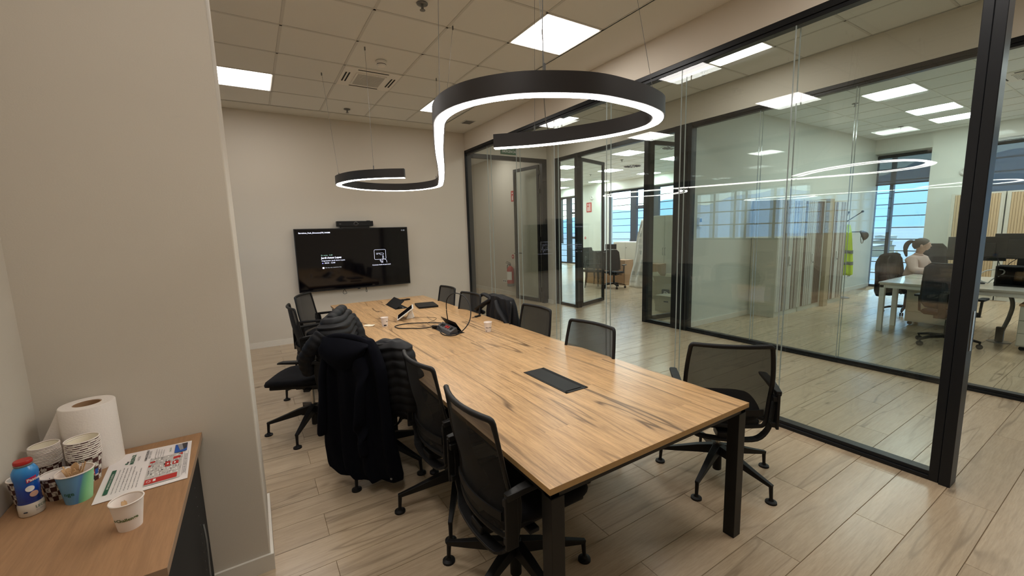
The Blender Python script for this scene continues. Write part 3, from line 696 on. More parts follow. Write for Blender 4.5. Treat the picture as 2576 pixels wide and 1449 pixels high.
# ------------------------------------------------------------------ display and conference bar
tv = empty('wall_display', (0.55, 7.10, 0.785), label='large wall-mounted black display showing white meeting text', cat='television')
TW, TH = 1.75, 0.98
MB().box(0, TW, 0.0, 0.045, 0, TH).build('housing', M['bezel'], tv, bevel=0.004)
MB().box(0.012, TW-0.012, -0.002, 0.001, 0.022, TH-0.012).build('screen', M['screen'], tv)
MB().box(0.35, TW-0.35, 0.045, 0.10, 0.2, TH-0.2).build('wall_bracket', M['black'], tv)
MB().box(0.86, 0.90, -0.003, 0.01, -0.014, 0.002).build('logo_bump', M['bezel'], tv, bevel=0.002)
for x, w in ((0.66, 0.028), (1.0, 0.010)):
    MB().tube(catmull([(x, 0.03, 0.0), (x-w, 0.02, -0.05), (x-w*.6, 0.015, -0.075), (x+w, 0.015, -0.07), (x+w*.4, 0.02, -0.03), (x+0.002, 0.03, 0.0)], 5), 0.0035, 6).build('cable_loop', M['plastic'], tv)
def tvt(body, u, v, w, h, m, bold=0.0, name='screen_text'):
    put_text(name, body, h*1.35, m, tv, frame_mtx((u*TW, -0.0035, (1-v)*TH), (1,0,0), (0,0,1)), bold=bold, width=w*TW)
tvt('Barcelona_Pack_Direccion(TP) 344388', 0.035, 0.075, 0.255, 0.020, M['txt'], 0.0006)
tvt('11:18', 0.935, 0.065, 0.032, 0.022, M['txt_dim'])
tvt('En curso · 2:48', 0.200, 0.435, 0.093, 0.020, M['txt_green'])
tvt('Jordi Anton Lopez', 0.200, 0.480, 0.172, 0.029, M['txt'], 0.0012)
tvt('Organizador: Jordi Anton Lopez', 0.200, 0.522, 0.197, 0.020, M['txt'])
tvt('08:30 - 12:00', 0.224, 0.560, 0.088, 0.021, M['txt'])
tvt('No hay más reuniones hoy', 0.227, 0.632, 0.135, 0.017, M['txt_dim'])
tvt('Conéctate desde el panel táctil', 0.640, 0.640, 0.172, 0.020, M['txt'])
MB().prism([(-0.008,0),(0,0.008),(0.008,0),(0,-0.008)], 0, 0.001, lambda p: (0.207*TW+p[0], -0.0035-p[2], (1-0.553)*TH+p[1])).prism([(0.002,0),(0.010,0.008),(0.018,0),(0.010,-0.008)], 0, 0.001, lambda p: (0.204*TW+p[0], -0.0035-p[2], (1-0.553)*TH+p[1])).build('screen_icon', M['txt_blue'], tv)
MB().prism(rrect(-0.013, 0.013, -0.013, 0.013, 0.005), 0, 0.001, lambda p: (0.211*TW+p[0], -0.0035-p[2], (1-0.627)*TH+p[1])).build('screen_icon', M['txt'], tv)
def line_icon(pts, close=False, w=0.0032):
    MB().bar([(x*TW, -0.004, (1-y)*TH) for x, y in pts], w, 0.001, up=(0,1,0), close=close).build('screen_icon', M['txt'], tv)
rp = [((0.665+0.108*(x)), (0.375+0.165*y)) for x, y in rrect(0, 1, 0, 1, 0.09, 4)]
line_icon(rp, True)
line_icon([(0.683, 0.435), (0.716, 0.435)]); line_icon([(0.683, 0.450), (0.702, 0.450)])
line_icon([(0.734+0.013*cos(a)+(0.006 if cos(a) > 0 else -0.006), 0.448+0.015*sin(a)) for a in [2*pi*k/16 for k in range(16)]], True, 0.0026)
line_icon([(0.740, 0.60), (0.741, 0.50), (0.743, 0.478), (0.748, 0.478), (0.751, 0.50), (0.752, 0.535), (0.765, 0.545), (0.776, 0.56), (0.780, 0.60)])
line_icon([(0.741, 0.60), (0.726, 0.560), (0.717, 0.548), (0.714, 0.556), (0.720, 0.575), (0.733, 0.602)])
vb = empty('conference_bar', (1.165, 7.08, 1.79), label='black video conference bar mounted above the display', cat='camera')
MB().box(0, 0.565, 0, 0.08, 0.0, 0.085).build('housing', M['plastic'], vb, bevel=0.008)
MB().box(0.06, 0.50, 0.01, 0.11, -0.03, 0.002).build('bracket', M['black'], vb, bevel=0.003)
MB().lathe([(0.024, 0), (0.026, 0.006), (0.018, 0.008), (0.012, 0.002), (0.0, 0.001)], 20).build('lens', M['screen'], vb, loc=(0.29, 0.001, 0.042), rot=(R(90), 0, 0), smooth=True)
MB().lathe([(0.029, 0), (0.031, 0.003), (0.027, 0.004)], 20, caps=False).build('lens_ring', M['grey'], vb, loc=(0.29, 0.001, 0.042), rot=(R(90), 0, 0))
put_text('brand_mark', 'bs', 0.022, M['inklight'], vb, frame_mtx((0.04, -0.002, 0.035), (1,0,0), (0,0,1)), width=0.022)
MB().box(0.325, 0.33, -0.002, 0, 0.038, 0.046).build('status_light', M['inklight'], vb)
MB().box(0.47, 0.52, 0.02, 0.06, 0.085, 0.092).build('shutter_tab', M['plastic'], vb)

# ------------------------------------------------------------------ S-shaped pendant
PZ = 2.2
k_ = []
path = [(1.46,2.53),(1.665,2.335),(1.82,2.11),(1.93,1.86),(1.94,1.63),(1.82,1.475),(1.64,1.405),(1.46,1.385),(1.30,1.39),(1.145,1.445),(1.0,1.535),(0.89,1.68),(0.845,1.84),(0.86,2.02),(0.94,2.24),(1.17,2.80),(1.43,3.40),(1.69,4.02),(1.86,4.45),(1.955,4.72),(1.975,4.93),(1.91,5.18),(1.80,5.34),(1.65,5.43),(1.42,5.455),(1.20,5.385),(1.04,5.25),(0.91,5.08),(0.865,4.90),(0.89,4.69),(0.96,4.50),(1.07,4.36),(1.21,4.25),(1.36,4.17)]
pp = catmull([(x, y, PZ) for x, y in path], 5)
pend = empty('pendant_light', (1.42, 3.38, PZ), label='black S-shaped ring pendant light with glowing white underside', cat='pendant light')
def rel(ps, dz): return [(p[0]-1.42, p[1]-3.38, dz) for p in ps]
c_ = MB().bar(rel(pp, 0.043), 0.066, 0.086); c_.build('light_body', M['pend'], pend, smooth=True, angle=30)
MB().bar(rel(pp, -0.0015), 0.050, 0.004).build('light_strip', M['strip'], pend)
for x, y, ax, ay in ((0.88,4.95,0.84,5.26), (1.10,4.33,1.11,4.38), (1.965,4.84,2.03,4.84), (1.52,3.60,1.69,3.6), (1.10,1.47,1.12,1.60), (1.86,1.53,2.0,1.9), (0.87,2.05,0.98,2.2), (1.66,2.34,1.80,2.5)):
    MB().tube([(x-1.42, y-3.38, 0.086), (ax-1.42, ay-3.38, 3.45-PZ)], 0.0014, 5).build('suspension_wire', M['grey'], pend)
    MB().tube([(x-1.42, y-3.38, 0.086), (x-1.42, y-3.38, 0.125)], 0.005, 8).build('wire_grip', M['grey'], pend)
    MB().tube([(ax-1.42, ay-3.38, 3.45-PZ), (ax-1.42, ay-3.38, 3.45-PZ-0.03)], 0.007, 8).build('wire_anchor', M['grey'], pend)
MB().tube(catmull([(1.56-1.42, 2.0-3.38, 1.25), (1.52-1.42, 2.03-3.38, 0.9), (1.56-1.42, 2.10-3.38, 0.4), (1.66-1.42, 2.22-3.38, 0.16), (1.72-1.42, 2.27-3.38, 0.06), (1.70-1.42, 2.33-3.38, 0.0), (1.62-1.42, 2.42-3.38, 0.03), (1.56-1.42, 2.44-3.38, 0.088)], 8), 0.003, 6).build('power_cable', M['grey'], pend)

# ------------------------------------------------------------------ meeting table
tb = empty('meeting_table', (1.44, 3.47, 0), label='long oak-topped meeting table on a black steel frame', cat='table')
X0, X1, Y0, Y1 = 0.804, 2.078, 1.085, 5.86
def L3(x, y, z): return (x-1.44, y-3.47, z)
def tbox(mb, x0, x1, y0, y1, z0, z1): return mb.box(x0-1.44, x1-1.44, y0-3.47, y1-3.47, z0, z1)
for a, b in ((Y0, 2.785), (2.787, 4.30), (4.302, Y1)):
    m = MB(); tbox(m, X0, X1, a, b, 0.7125, 0.738); m.mi = [1]*6; m.mi[1] = 0
    m.mi = [1, 0, 1, 1, 1, 1]
    o = m.build('tabletop', [M['oak'], M['oak_edge']], tb, bevel=0.0012)
m = MB()
for x0, x1, y0, y1 in ((X0+.012, X1-.012, Y0+.012, Y0+.052), (X0+.012, X1-.012, Y1-.052, Y1-.012), (X0+.012, X0+.052, Y0+.012, Y1-.012), (X1-.052, X1-.012, Y0+.012, Y1-.012), (X0+.05, X1-.05, 2.75, 2.81), (X0+.05, X1-.05, 4.27, 4.33)):
    tbox(m, x0, x1, y0, y1, 0.687, 0.7075)
m.build('steel_frame', M['black'], tb, bevel=0.002)
m = MB()
for x in (X0+.03, X1-.05): tbox(m, x, x+.02, Y0+.04, Y1-.04, 0.7075, 0.7125)
m.build('spacer_rail', M['blackmatt'], tb)
for x in (X0+.012, X1-.072):
    for y in (Y0+.008, 3.26, Y1-.068):
        m = MB(); tbox(m, x, x+.06, y, y+.06, 0.0, 0.687); m.build('leg', M['black'], tb, bevel=0.002)
def grommet(y0, y1, name_open):
    """cable box let into the table top"""
    m = MB(); x0, x1, z = 1.40, 1.56, 0.738
    for a, b, c, d in ((x0, x1, y0, y0+.012), (x0, x1, y1-.012, y1), (x0, x0+.012, y0, y1), (x1-.012, x1, y0, y1)): tbox(m, a, b, c, d, z, z+0.003)
    m.build('cable_box_rim', M['plastic'], tb)
    return z
grommet(1.72, 2.15, False)
m = MB(); tbox(m, 1.412, 1.548, 1.732, 2.138, 0.7382, 0.7386); m.build('cable_box_well', M['blackmatt'], tb)
m = MB(); tbox(m, 1.41, 1.528, 1.745, 2.138, 0.739, 0.7425); m.build('cable_box_lid', M['plastic'], tb, bevel=0.001)
m = MB(); tbox(m, 1.529, 1.55, 1.735, 2.138, 0.7383, 0.7392); m.build('cable_box_slot', M['blackmatt'], tb)
m = MB(); tbox(m, 1.41, 1.43, 1.733, 1.742, 0.739, 0.741); m.build('cable_box_notch', M['blackmatt'], tb)
# two opened cable boxes: dark well, tipped lid, socket block
for y0, y1, socks in ((3.36, 3.75, True), (4.96, 5.42, False)):
    grommet(y0, y1, True)
    m = MB(); tbox(m, 1.412, 1.548, y0+.012, y1-.012, 0.7383, 0.7390); m.build('cable_box_well', M['blackmatt'], tb)
    if socks:
        m = MB(); m.prism([(0, 0), (0.085, 0.0), (0.075, 0.05), (0.012, 0.018)], y0+.03-3.47, y1-.03-3.47, lambda p: (1.425-1.44+p[0], p[2], 0.739+p[1])); m.build('socket_block', mat('socket_block_grey', srgb(66, 64, 66), 0.4), tb)
        nrm = Vector((-0.032, 0, 0.063)).normalized(); ex = Vector((0.063, 0, 0.032)).normalized()
        for i_, (yy, mm) in enumerate(((3.665, 'blackmatt'), (3.62, 'blackmatt'), (3.555, 'red'), (3.51, 'red'), (3.445, 'blackmatt'))):
            c = Vector((1.425+0.044-1.44, yy-3.47, 0.739+0.034))+nrm*0.003
            o = MB().lathe([(0.0175, -0.002), (0.0175, 0.002), (0.014, 0.002), (0.013, -0.001), (0.0, -0.001)], 18).build('socket', M[mm], tb, smooth=True, angle=40)
            o.matrix_local = frame_mtx(c, ex, (0,1,0))
        m = MB(); m.prism([(0,0),(0.145,0.0),(0.145,0.004),(0,0.004)], y0+.016-3.47, y1-.03-3.47, lambda p: (1.548-1.44-p[0]*cos(R(62))*0.95, p[2], 0.742+p[0]*sin(R(42))+p[1])); m.build('cable_box_lid', M['plastic'], tb, bevel=0.001)
    else:
        m = MB(); m.prism([(0,0),(0.135,0.0),(0.135,0.004),(0,0.004)], y0+.012-3.47, y1-.016-3.47, lambda p: (1.412-1.44+p[0]*cos(R(38)), p[2]+0.0, 0.742+p[0]*sin(R(38))+p[1])); m.build('cable_box_lid', M['plastic'], tb, bevel=0.001)
        m = MB(); m.prism([(0,0),(0.006,0.006),(0.0,0.012)], -0.05, 0.05, lambda p: (1.50-1.44+p[0], 5.0-3.47+p[2]*0.4, 0.74+p[1])); m.build('socket_edge', M['white_pl'], tb)
# ------------------------------------------------------------------ meeting chairs
def back_pt(x, z, off=0.0):
    u = x/0.23
    y = -(0.20+(z-0.42)*0.11)+0.045*u*u-0.02*math.exp(-((z-0.58)/0.10)**2)*-1.0
    return Vector((x, y+off, z))
def back_w(z):
    t = (z-0.42)/0.52
    return 0.216+0.034*sin(pi*min(1, t*0.78+0.10))
def back_outline(inset=0.0, n=6, z0=0.42, z1=0.95, rc=0.016):
    pts = []
    zz0, zz1 = z0+inset, z1-inset
    def side(s, z): return s*(back_w(z)-inset)
    # go round: right side up, top, left side down, bottom
    for k in range(9): z = zz0+rc*1.6+(zz1-rc-zz0-rc*1.6)*k/8; pts.append((side(1, z), z))
    for k in range(1, n): a = R(90*k/n); pts.append((side(1, zz1)-rc+rc*cos(a), zz1-rc+rc*sin(a)))
    for k in range(9): pts.append(((side(1, zz1)-rc)*(1-2*k/8), zz1))
    for k in range(1, n): a = R(90+90*k/n); pts.append((side(-1, zz1)+rc+rc*cos(a), zz1-rc+rc*sin(a)))
    for k in range(9): z = zz1-rc-(zz1-rc-zz0-rc*1.6)*k/8; pts.append((side(-1, z), z))
    rb_ = rc*1.6
    for k in range(1, n): a = R(180+90*k/n); pts.append((side(-1, zz0)+rb_+rb_*cos(a), zz0+rb_+rb_*sin(a)))
    for k in range(9): pts.append(((side(-1, zz0)+rb_)*(1-2*k/8), zz0))
    for k in range(1, n): a = R(270+90*k/n); pts.append((side(1, zz0)-rb_+rb_*cos(a), zz0+rb_+rb_*sin(a)))
    return pts
def make_chair():
    e = empty('meeting_chair')
    P = M['plastic']
    # base: hub, five legs with glides
    for k in range(5):
        a = 2*pi*k/5; c, s = cos(a), sin(a)
        lg = MB()
        lg.bar([(0.020*c, 0.020*s, 0.178), (0.12*c, 0.12*s, 0.160), (0.25*c, 0.25*s, 0.128), (0.362*c, 0.362*s, 0.103)], [0.046, 0.040, 0.030, 0.022], [0.062, 0.052, 0.034, 0.020])
        lg.tube([(0.352*c, 0.352*s, 0.106), (0.358*c, 0.358*s, 0.018)], [0.0125, 0.010], 8)
        l = lg.build('leg', P, e, bevel=0.003)
        MB().lathe([(0.011, 0.026), (0.016, 0.016), (0.031, 0.010), (0.032, 0.0), (0.0, 0.0)], 18, (0.358*c, 0.358*s, 0)).build('glide', P, l, smooth=True, angle=40)
    MB().lathe([(0.0, 0.215), (0.024, 0.215), (0.034, 0.20), (0.036, 0.145), (0.027, 0.135), (0.027, 0.035), (0.022, 0.03), (0.0, 0.03)], 18).build('hub', P, e, smooth=True, angle=35)
    MB().tube([(0,0,0.20), (0,0,0.385)], 0.0145, 14).build('gas_column', M['chrome'], e, smooth=True, angle=40)
    # mechanism
    MB().box(-0.085, 0.085, -0.13, 0.10, 0.375, 0.42).box(-0.05, 0.05, -0.10, 0.06, 0.355, 0.376).box(-0.22, 0.22, -0.06, -0.01, 0.398, 0.418).build('seat_mechanism', P, e, bevel=0.006)
    # seat cushion
    def seat(u, v):
        a = 2*pi*u; rr_ = v; n = 3.2
        cx, sx = cos(a), sin(a)
        k = (abs(cx)**n+abs(sx)**n)**(-1/n)
        return (k*cx, k*sx, rr_)
    rings = []
    prof = [(0.0, 0.0), (0.55, 0.004), (0.85, 0.004), (0.965, -0.004), (1.0, -0.022), (0.985, -0.042), (0.90, -0.052), (0.0, -0.052)]
    for sc, dz in prof:
        ring = []
        for k in range(40):
            p = seat(k/40, 0); x = p[0]*0.235*sc; y = 0.075+p[1]*0.26*sc
            x *= 1.0-0.06*(p[1] if p[1] < 0 else 0)*-1
            fall = -0.03*max(0, (y-0.19)/0.145)**2+0.012*(x/0.235)**2+0.006*max(0, (-y-0.05)/0.15)
            ring.append((x, y, 0.492+dz+fall))
        rings.append(ring)
    MB().box(-0.19, 0.19, -0.15, 0.26, 0.418, 0.445).build('seat_pan', P, e, bevel=0.008)
    MB().loft(rings, False, True).build('seat', M['fabric'], e, smooth=True)
    # back frame and mesh
    ol = back_outline(0.010)
    pts = [back_pt(x, z) for x, z in ol]
    fr = MB(); rings = []
    n = len(pts)
    for i in range(n):
        t = (pts[(i+1) % n]-pts[i-1]).normalized(); nrm = Vector((0, 1, 0)); sd_ = t.cross(nrm).normalized(); nn = sd_.cross(t)
        top = 1.0+0.5*max(0, (pts[i].z-0.90)/0.045)
        rings.append([pts[i]+sd_*(0.0130*cos(a))+nn*(0.009*top*sin(a)) for a in [2*pi*q/8+pi/8 for q in range(8)]])
    fr.loft(rings, close=True); fr.build('back_frame', P, e, smooth=True, angle=50)
    # mesh panel: strips between left and right edges of outline
    def mp(u, v):
        z = 0.425+v*0.512; w = back_w(z)-0.014
        if v > 0.96: w -= (v-0.96)/0.04*0.008
        if v < 0.1: w -= (0.1-v)/0.1*0.05
        return back_pt((2*u-1)*w, z, 0.0)
    MB().grid(mp, 12, 14).build('back_mesh', M['meshback'], e, smooth=True)
    # lumbar band behind mesh
    MB().bar([back_pt(x, 0.520, -0.016) for x in [-.20+.04*k for k in range(11)]], 0.007, 0.038).build('lumbar_band', P, e, smooth=True, angle=40)
    # outer U bracket
    up = []
    for s, zs in ((-1, [0.66, 0.60, 0.52, 0.45]), ):
        for z in zs: up.append(Vector((s*(back_w(z)+0.017), back_pt(back_w(z), z).y-0.004, z)))
    up += [Vector((-0.222, -0.158, 0.388)), Vector((-0.165, -0.180, 0.352)), Vector((-0.07, -0.188, 0.342)), Vector((0, -0.190, 0.340))]
    full = up + [Vector((-p.x, p.y, p.z)) for p in up[-2::-1]]
    full = catmull(full, 3)
    MB().bar(full, 0.034, 0.013, up=(0, 0.0, 1)).build('back_bracket', P, e, bevel=0.003) if False else None
    rings = []
    n = len(full)
    for i, p in enumerate(full):
        t = (full[min(i+1, n-1)]-full[max(i-1, 0)]).normalized(); nn = Vector((0, 1, 0)); sd_ = t.cross(nn).normalized(); nn = sd_.cross(t)
        hw = 0.026; th = 0.0065
        rings.append([p-nn*hw-sd_*th, p+nn*hw-sd_*th, p+nn*hw+sd_*th, p-nn*hw+sd_*th])
    MB().loft(rings).build('back_bracket', P, e, bevel=0.003)
    MB().box(-0.05, 0.05, -0.20, -0.08, 0.334, 0.385).build('bracket_arm', P, e, bevel=0.008)
    # armrests
    for s in (-1, 1):
        a = MB()
        x = s*0.272
        a.box(x-0.008, x+0.008, -0.205, -0.150, 0.43, 0.652)
        a.box(x-s*0.03, x, -0.20, -0.15, 0.44, 0.47); a.box(x-s*0.03, x, -0.20, -0.15, 0.60, 0.63)
        ap = a.build('armrest_post', P, e, bevel=0.004)
        b = MB(); b.bar([(x, -0.20, 0.650), (x, -0.13, 0.660), (x+s*0.004, -0.02, 0.668), (x+s*0.004, 0.10, 0.672), (x+s*0.004, 0.135, 0.668)], [0.030, 0.042, 0.050, 0.048, 0.034], [0.030, 0.026, 0.022, 0.018, 0.012])
        b.build('armrest', P, ap, bevel=0.005)
    return e
chair0 = make_chair(); chair_tree = tree_of(chair0)
BASE = ('leg',)
def place_chair(src_first, x, y, facing, phase, label):
    """facing: direction the sitter looks, degrees from +X; phase: direction of one leg, degrees from +X"""
    if src_first: r_ = chair0
    else:
        r_ = bpy.data.objects.new('meeting_chair', None); COL.objects.link(r_); instance(chair_tree, r_)
    r_.location = (x, y, 0); r_.rotation_euler = (0, 0, R(facing-90))
    for ch in [c for c in bpy.data.objects if c.parent == r_ and c.name.startswith('leg')]:
        ch.rotation_euler = (0, 0, R(phase-(facing-90)))
    tag(r_, label, 'chair', 'black mesh-back chairs round the meeting table'); return r_
CH = [(0.915, 1.515, 0, -15, 'black swivel chair at the near left corner of the table, nearest the camera'),
      (0.945, 2.22, 2, 94, 'black swivel chair second on the left, between the nearest chair and the navy coat'),
      (0.675, 2.935, 47, 10, 'black swivel chair under the long navy hooded coat'),
      (0.32, 3.83, 155, 26, 'black swivel chair turned away from the table with a puffer jacket over its back'),
      (0.50, 4.75, 2, 50, 'second farthest black chair on the left, its arms pointing to the table'),
      (0.66, 5.50, -28, 20, 'farthest black chair on the left, near the display wall'),
      (2.49, 1.49, 44, 50, 'black see-through mesh chair at the near right corner, turned to the glass wall'),
      (1.86, 2.24, 184, 30, 'black mesh-back chair on the right side, next beyond the corner chair'),
      (1.945, 3.08, 180, 10, 'black mesh-back chair on the right side, between the white cup and the black coat'),
      (1.905, 3.655, 176, 40, 'chair on the right side hidden under the crumpled black coat'),
      (1.86, 4.25, 184, 60, 'second farthest chair on the right side, beyond the crumpled black coat'),
      (1.885, 4.98, 182, 15, 'farthest black chair on the right side of the table')]
for i, c in enumerate(CH): place_chair(i == 0, *c)

# ------------------------------------------------------------------ coats
def coat(name, label, m, c, ax, prof, seed, folds=5, amp=0.02, n=56, quilt=0.0, qn=9, lean=0.0, sub=1):
    """closed hanging garment. prof: list of (z, s0, s1, thick, offset) along axis ax, c = ground point"""
    a = Vector((ax[0], ax[1], 0)).normalized(); b = Vector((-a.y, a.x, 0)); c = Vector((c[0], c[1], 0)); rb_ = random.Random(seed)
    ph = [rb_.random()*6.28 for _ in range(6)]
    rings = []
    for j in range(len(prof)-1):
        for t in [k/(12 if quilt else 4) for k in range(12 if quilt else 4)]+([1.0] if j == len(prof)-2 else []):
            z, s0, s1, th, of = [prof[j][q]*(1-t)+prof[j+1][q]*t for q in range(5)]
            tt = (prof[0][0]-z)/(prof[0][0]-prof[-1][0]+1e-6); ring = []
            for k in range(n):
                ang = 2*pi*k/n; cs, sn = cos(ang), sin(ang)
                ex = abs(cs)**0.8*(1 if cs > 0 else -1)
                s = (s0+s1)/2+(s1-s0)/2*ex
                w = th*abs(sn)**0.7*(1 if sn > 0 else -1)
                fold = amp*min(1, tt*2.2+0.15)*(sin(folds*ex*2.2+ph[0]+tt*1.2)+0.5*sin(folds*ex*4.1+ph[1]-tt*2)+0.35*sin(9*tt+ph[2]+ex*2))
                w += fold*(1 if sn > 0 else -1)*(abs(sn)**0.5)
                if quilt: w += quilt*abs(sin(qn*pi*tt+0.3*sin(ex*3+ph[3])))**0.6*(1 if sn > 0 else -1)*abs(sn)**0.4; s += quilt*0.8*abs(sin(qn*pi*tt))**0.6*ex**3
                p = c+a*s+b*(w+of); p.z = z+0.012*sin(ex*5+ph[4])*(1 if j > 1 else 0.4)
                ring.append(p)
            rings.append(ring)
    o = MB().loft([[p for p in r_] for r_ in rings]).build(name, m, smooth=True, subsurf=sub)
    return o
e = empty('navy_coat', (0, 0, 0), label='long dark navy hooded wool coat hanging from a chair back on the left', cat='coat')
ax = (0.68, -0.73); cc = (0.455, 2.705)
cb = coat('coat_body', '', M['wool'], cc, ax, [(1.008, -0.12, 0.12, 0.010, 0.02), (0.998, -0.155, 0.17, 0.035, 0.01), (0.95, -0.165, 0.205, 0.050, 0.0), (0.82, -0.185, 0.25, 0.048, 0.0), (0.58, -0.20, 0.265, 0.044, 0.0), (0.30, -0.235, 0.29, 0.046, 0.0), (0.15, -0.22, 0.315, 0.05, 0.0), (0.085, -0.12, 0.325, 0.048, 0.0)], 5, folds=5, amp=0.024, n=72)
cb.parent = e
def wedge(name, m, pts, rad, parent, sub=1, n=12, ry=None):
    return MB().tube(catmull(pts, 4), [rad[min(int(i/4), len(rad)-1)]+(rad[min(int(i/4)+1, len(rad)-1)]-rad[min(int(i/4), len(rad)-1)])*(i % 4)/4 for i in range(len(catmull(pts, 4)))], n, ry=ry).build(name, m, parent, smooth=True, subsurf=sub)
A = Vector((0.6816, -0.7317, 0)); Bv = Vector((0.7317, 0.6816, 0)); C0 = Vector((0.455, 2.705, 0))
def cp(s, w, z): p = C0+A*s+Bv*w; return (p.x, p.y, z)
# sleeve hanging in front, hood lump, lapel
wedge('sleeve', M['wool'], [cp(0.10, -0.03, 0.93), cp(0.115, -0.055, 0.80), (cp(0.10, -0.06, 0.60)), cp(0.085, -0.06, 0.42), cp(0.10, -0.055, 0.26)], [0.03, 0.062, 0.068, 0.070, 0.066], e, ry=0.030)
wedge('sleeve', M['wool'], [cp(-0.15, -0.03, 0.90), cp(-0.18, -0.045, 0.75), cp(-0.19, -0.05, 0.55), cp(-0.215, -0.05, 0.36)], [0.03, 0.045, 0.048, 0.046], e, ry=0.026)
def hoodf(u, v):
    # soft folded hood: half-bowl hanging behind collar
    s = -0.165+0.33*u; zt = 1.018+0.012*sin(pi*u)-0.04*u; drop = 0.20*sin(pi*min(1, u*0.8+0.18))**0.8
    z = zt-drop*v; w = -0.030-0.060*sin(pi*min(1, v*1.05))*(0.5+0.5*sin(pi*u))-0.02*v
    return cp(s+0.012*sin(6*v), w, z)
h = MB().grid(hoodf, 18, 12).build('hood', M['wool'], e, smooth=True, solid=0.016, subsurf=1)
wedge('collar_fold', M['wool'], [cp(-0.155, -0.03, 1.0), cp(-0.08, -0.02, 1.018), cp(0.05, -0.01, 1.010), cp(0.15, -0.01, 0.975), cp(0.20, -0.01, 0.92)], [0.014, 0.022, 0.024, 0.02, 0.016], e)
MB().lathe([(0.007, 0), (0.007, 0.003), (0, 0.004)], 10).build('button', M['grey'], e, loc=cp(0.285, -0.075, 0.14), rot=(R(90), 0, R(-43)))
# black padded jacket under it, visible on the right of the coat
e2 = empty('quilted_jacket', (0, 0, 0), label='black padded jacket peeping out between the navy coat and the second chair', cat='jacket')
q = coat('jacket_body', '', M['nylon'], (0.60, 2.72), (0.68, -0.73), [(0.965, 0.06, 0.20, 0.03, 0.03), (0.93, 0.0, 0.26, 0.06, 0.02), (0.84, -0.02, 0.30, 0.06, 0), (0.72, -0.04, 0.36, 0.075, 0), (0.62, -0.04, 0.36, 0.08, 0), (0.52, -0.02, 0.33, 0.06, 0), (0.46, 0.02, 0.26, 0.03, 0)], 9, folds=3, amp=0.006, quilt=0.013, qn=9, n=64); q.parent = e2
# puffer jacket on the turned chair
e3 = empty('puffer_jacket', (0, 0, 0), label='black quilted puffer jacket slung over the turned chair on the left', cat='jacket')
pc = (0.545, 3.735); pax = (0.42, 0.906)
q = coat('jacket_body', '', M['nylon'], pc, pax, [(0.995, -0.10, 0.24, 0.02, 0), (0.98, -0.20, 0.29, 0.06, 0), (0.92, -0.27, 0.31, 0.105, 0), (0.82, -0.31, 0.32, 0.13, 0), (0.68, -0.31, 0.30, 0.13, 0), (0.52, -0.26, 0.26, 0.12, -0.02), (0.40, -0.20, 0.20, 0.10, -0.03), (0.34, -0.12, 0.12, 0.05, -0.03)], 12, folds=3, amp=0.006, quilt=0.020, qn=13, n=72); q.parent = e3
PA = Vector((0.42, 0.906, 0)).normalized(); PB = Vector((-PA.y, PA.x, 0)); PC = Vector((pc[0], pc[1], 0))
def pq(s, w, z): p = PC+PA*s+PB*w; return (p.x, p.y, z)
def puffer_sleeve(pts, r_, segs, name='sleeve'):
    cur = catmull(pts, 14); n = len(cur); rad = [r_*(0.86+0.14*abs(sin(pi*segs*1.6*i/(n-1)))**0.5) for i in range(n)]
    return MB().tube(cur, rad, 14).build(name, M['nylon'], e3, smooth=True, subsurf=1)
puffer_sleeve([pq(-0.27, 0.03, 0.88), pq(-0.31, 0.10, 0.80), pq(-0.28, 0.17, 0.68), pq(-0.22, 0.17, 0.56)], 0.060, 5)
puffer_sleeve([pq(0.20, -0.05, 0.93), pq(0.16, -0.13, 0.80), pq(0.10, -0.16, 0.62)], 0.06, 4)
puffer_sleeve([pq(-0.16, 0.0, 0.96), pq(0.02, -0.02, 1.0), pq(0.2, 0.0, 0.99), pq(0.28, 0.02, 0.95)], 0.045, 5, 'collar')
# crumpled black coat on the right side
e4 = empty('black_coat', (0, 0, 0), label='crumpled black coat thrown over a chair on the right side of the table', cat='coat')
q = coat('coat_body', '', M['nylon'], (2.155, 3.66), (0.06, 0.998), [(0.98, -0.10, 0.24, 0.03, 0), (0.968, -0.20, 0.30, 0.055, 0), (0.90, -0.25, 0.33, 0.062, 0), (0.78, -0.29, 0.35, 0.068, 0), (0.60, -0.31, 0.34, 0.07, 0.0), (0.42, -0.27, 0.27, 0.07, 0), (0.36, -0.2, 0.2, 0.04, 0)], 21, folds=7, amp=0.018, n=72); q.parent = e4
wedge('sleeve', M['nylon'], [(2.12, 3.84, 0.93), (2.10, 3.98, 0.86), (2.10, 4.10, 0.80), (2.11, 4.16, 0.77), (2.14, 4.06, 0.74)], [0.025, 0.045, 0.05, 0.045, 0.03], e4, ry=0.022)
wedge('sleeve', M['nylon'], [(2.10, 3.72, 0.93), (2.085, 3.62, 0.85), (2.09, 3.50, 0.76), (2.11, 3.40, 0.66)], [0.025, 0.045, 0.05, 0.04], e4, ry=0.024)
wedge('collar', M['nylon'], [(2.13, 4.12, 0.93), (2.13, 4.04, 0.955), (2.13, 3.93, 0.945), (2.12, 3.84, 0.92)], [0.010, 0.030, 0.034, 0.02], e4, ry=0.020)

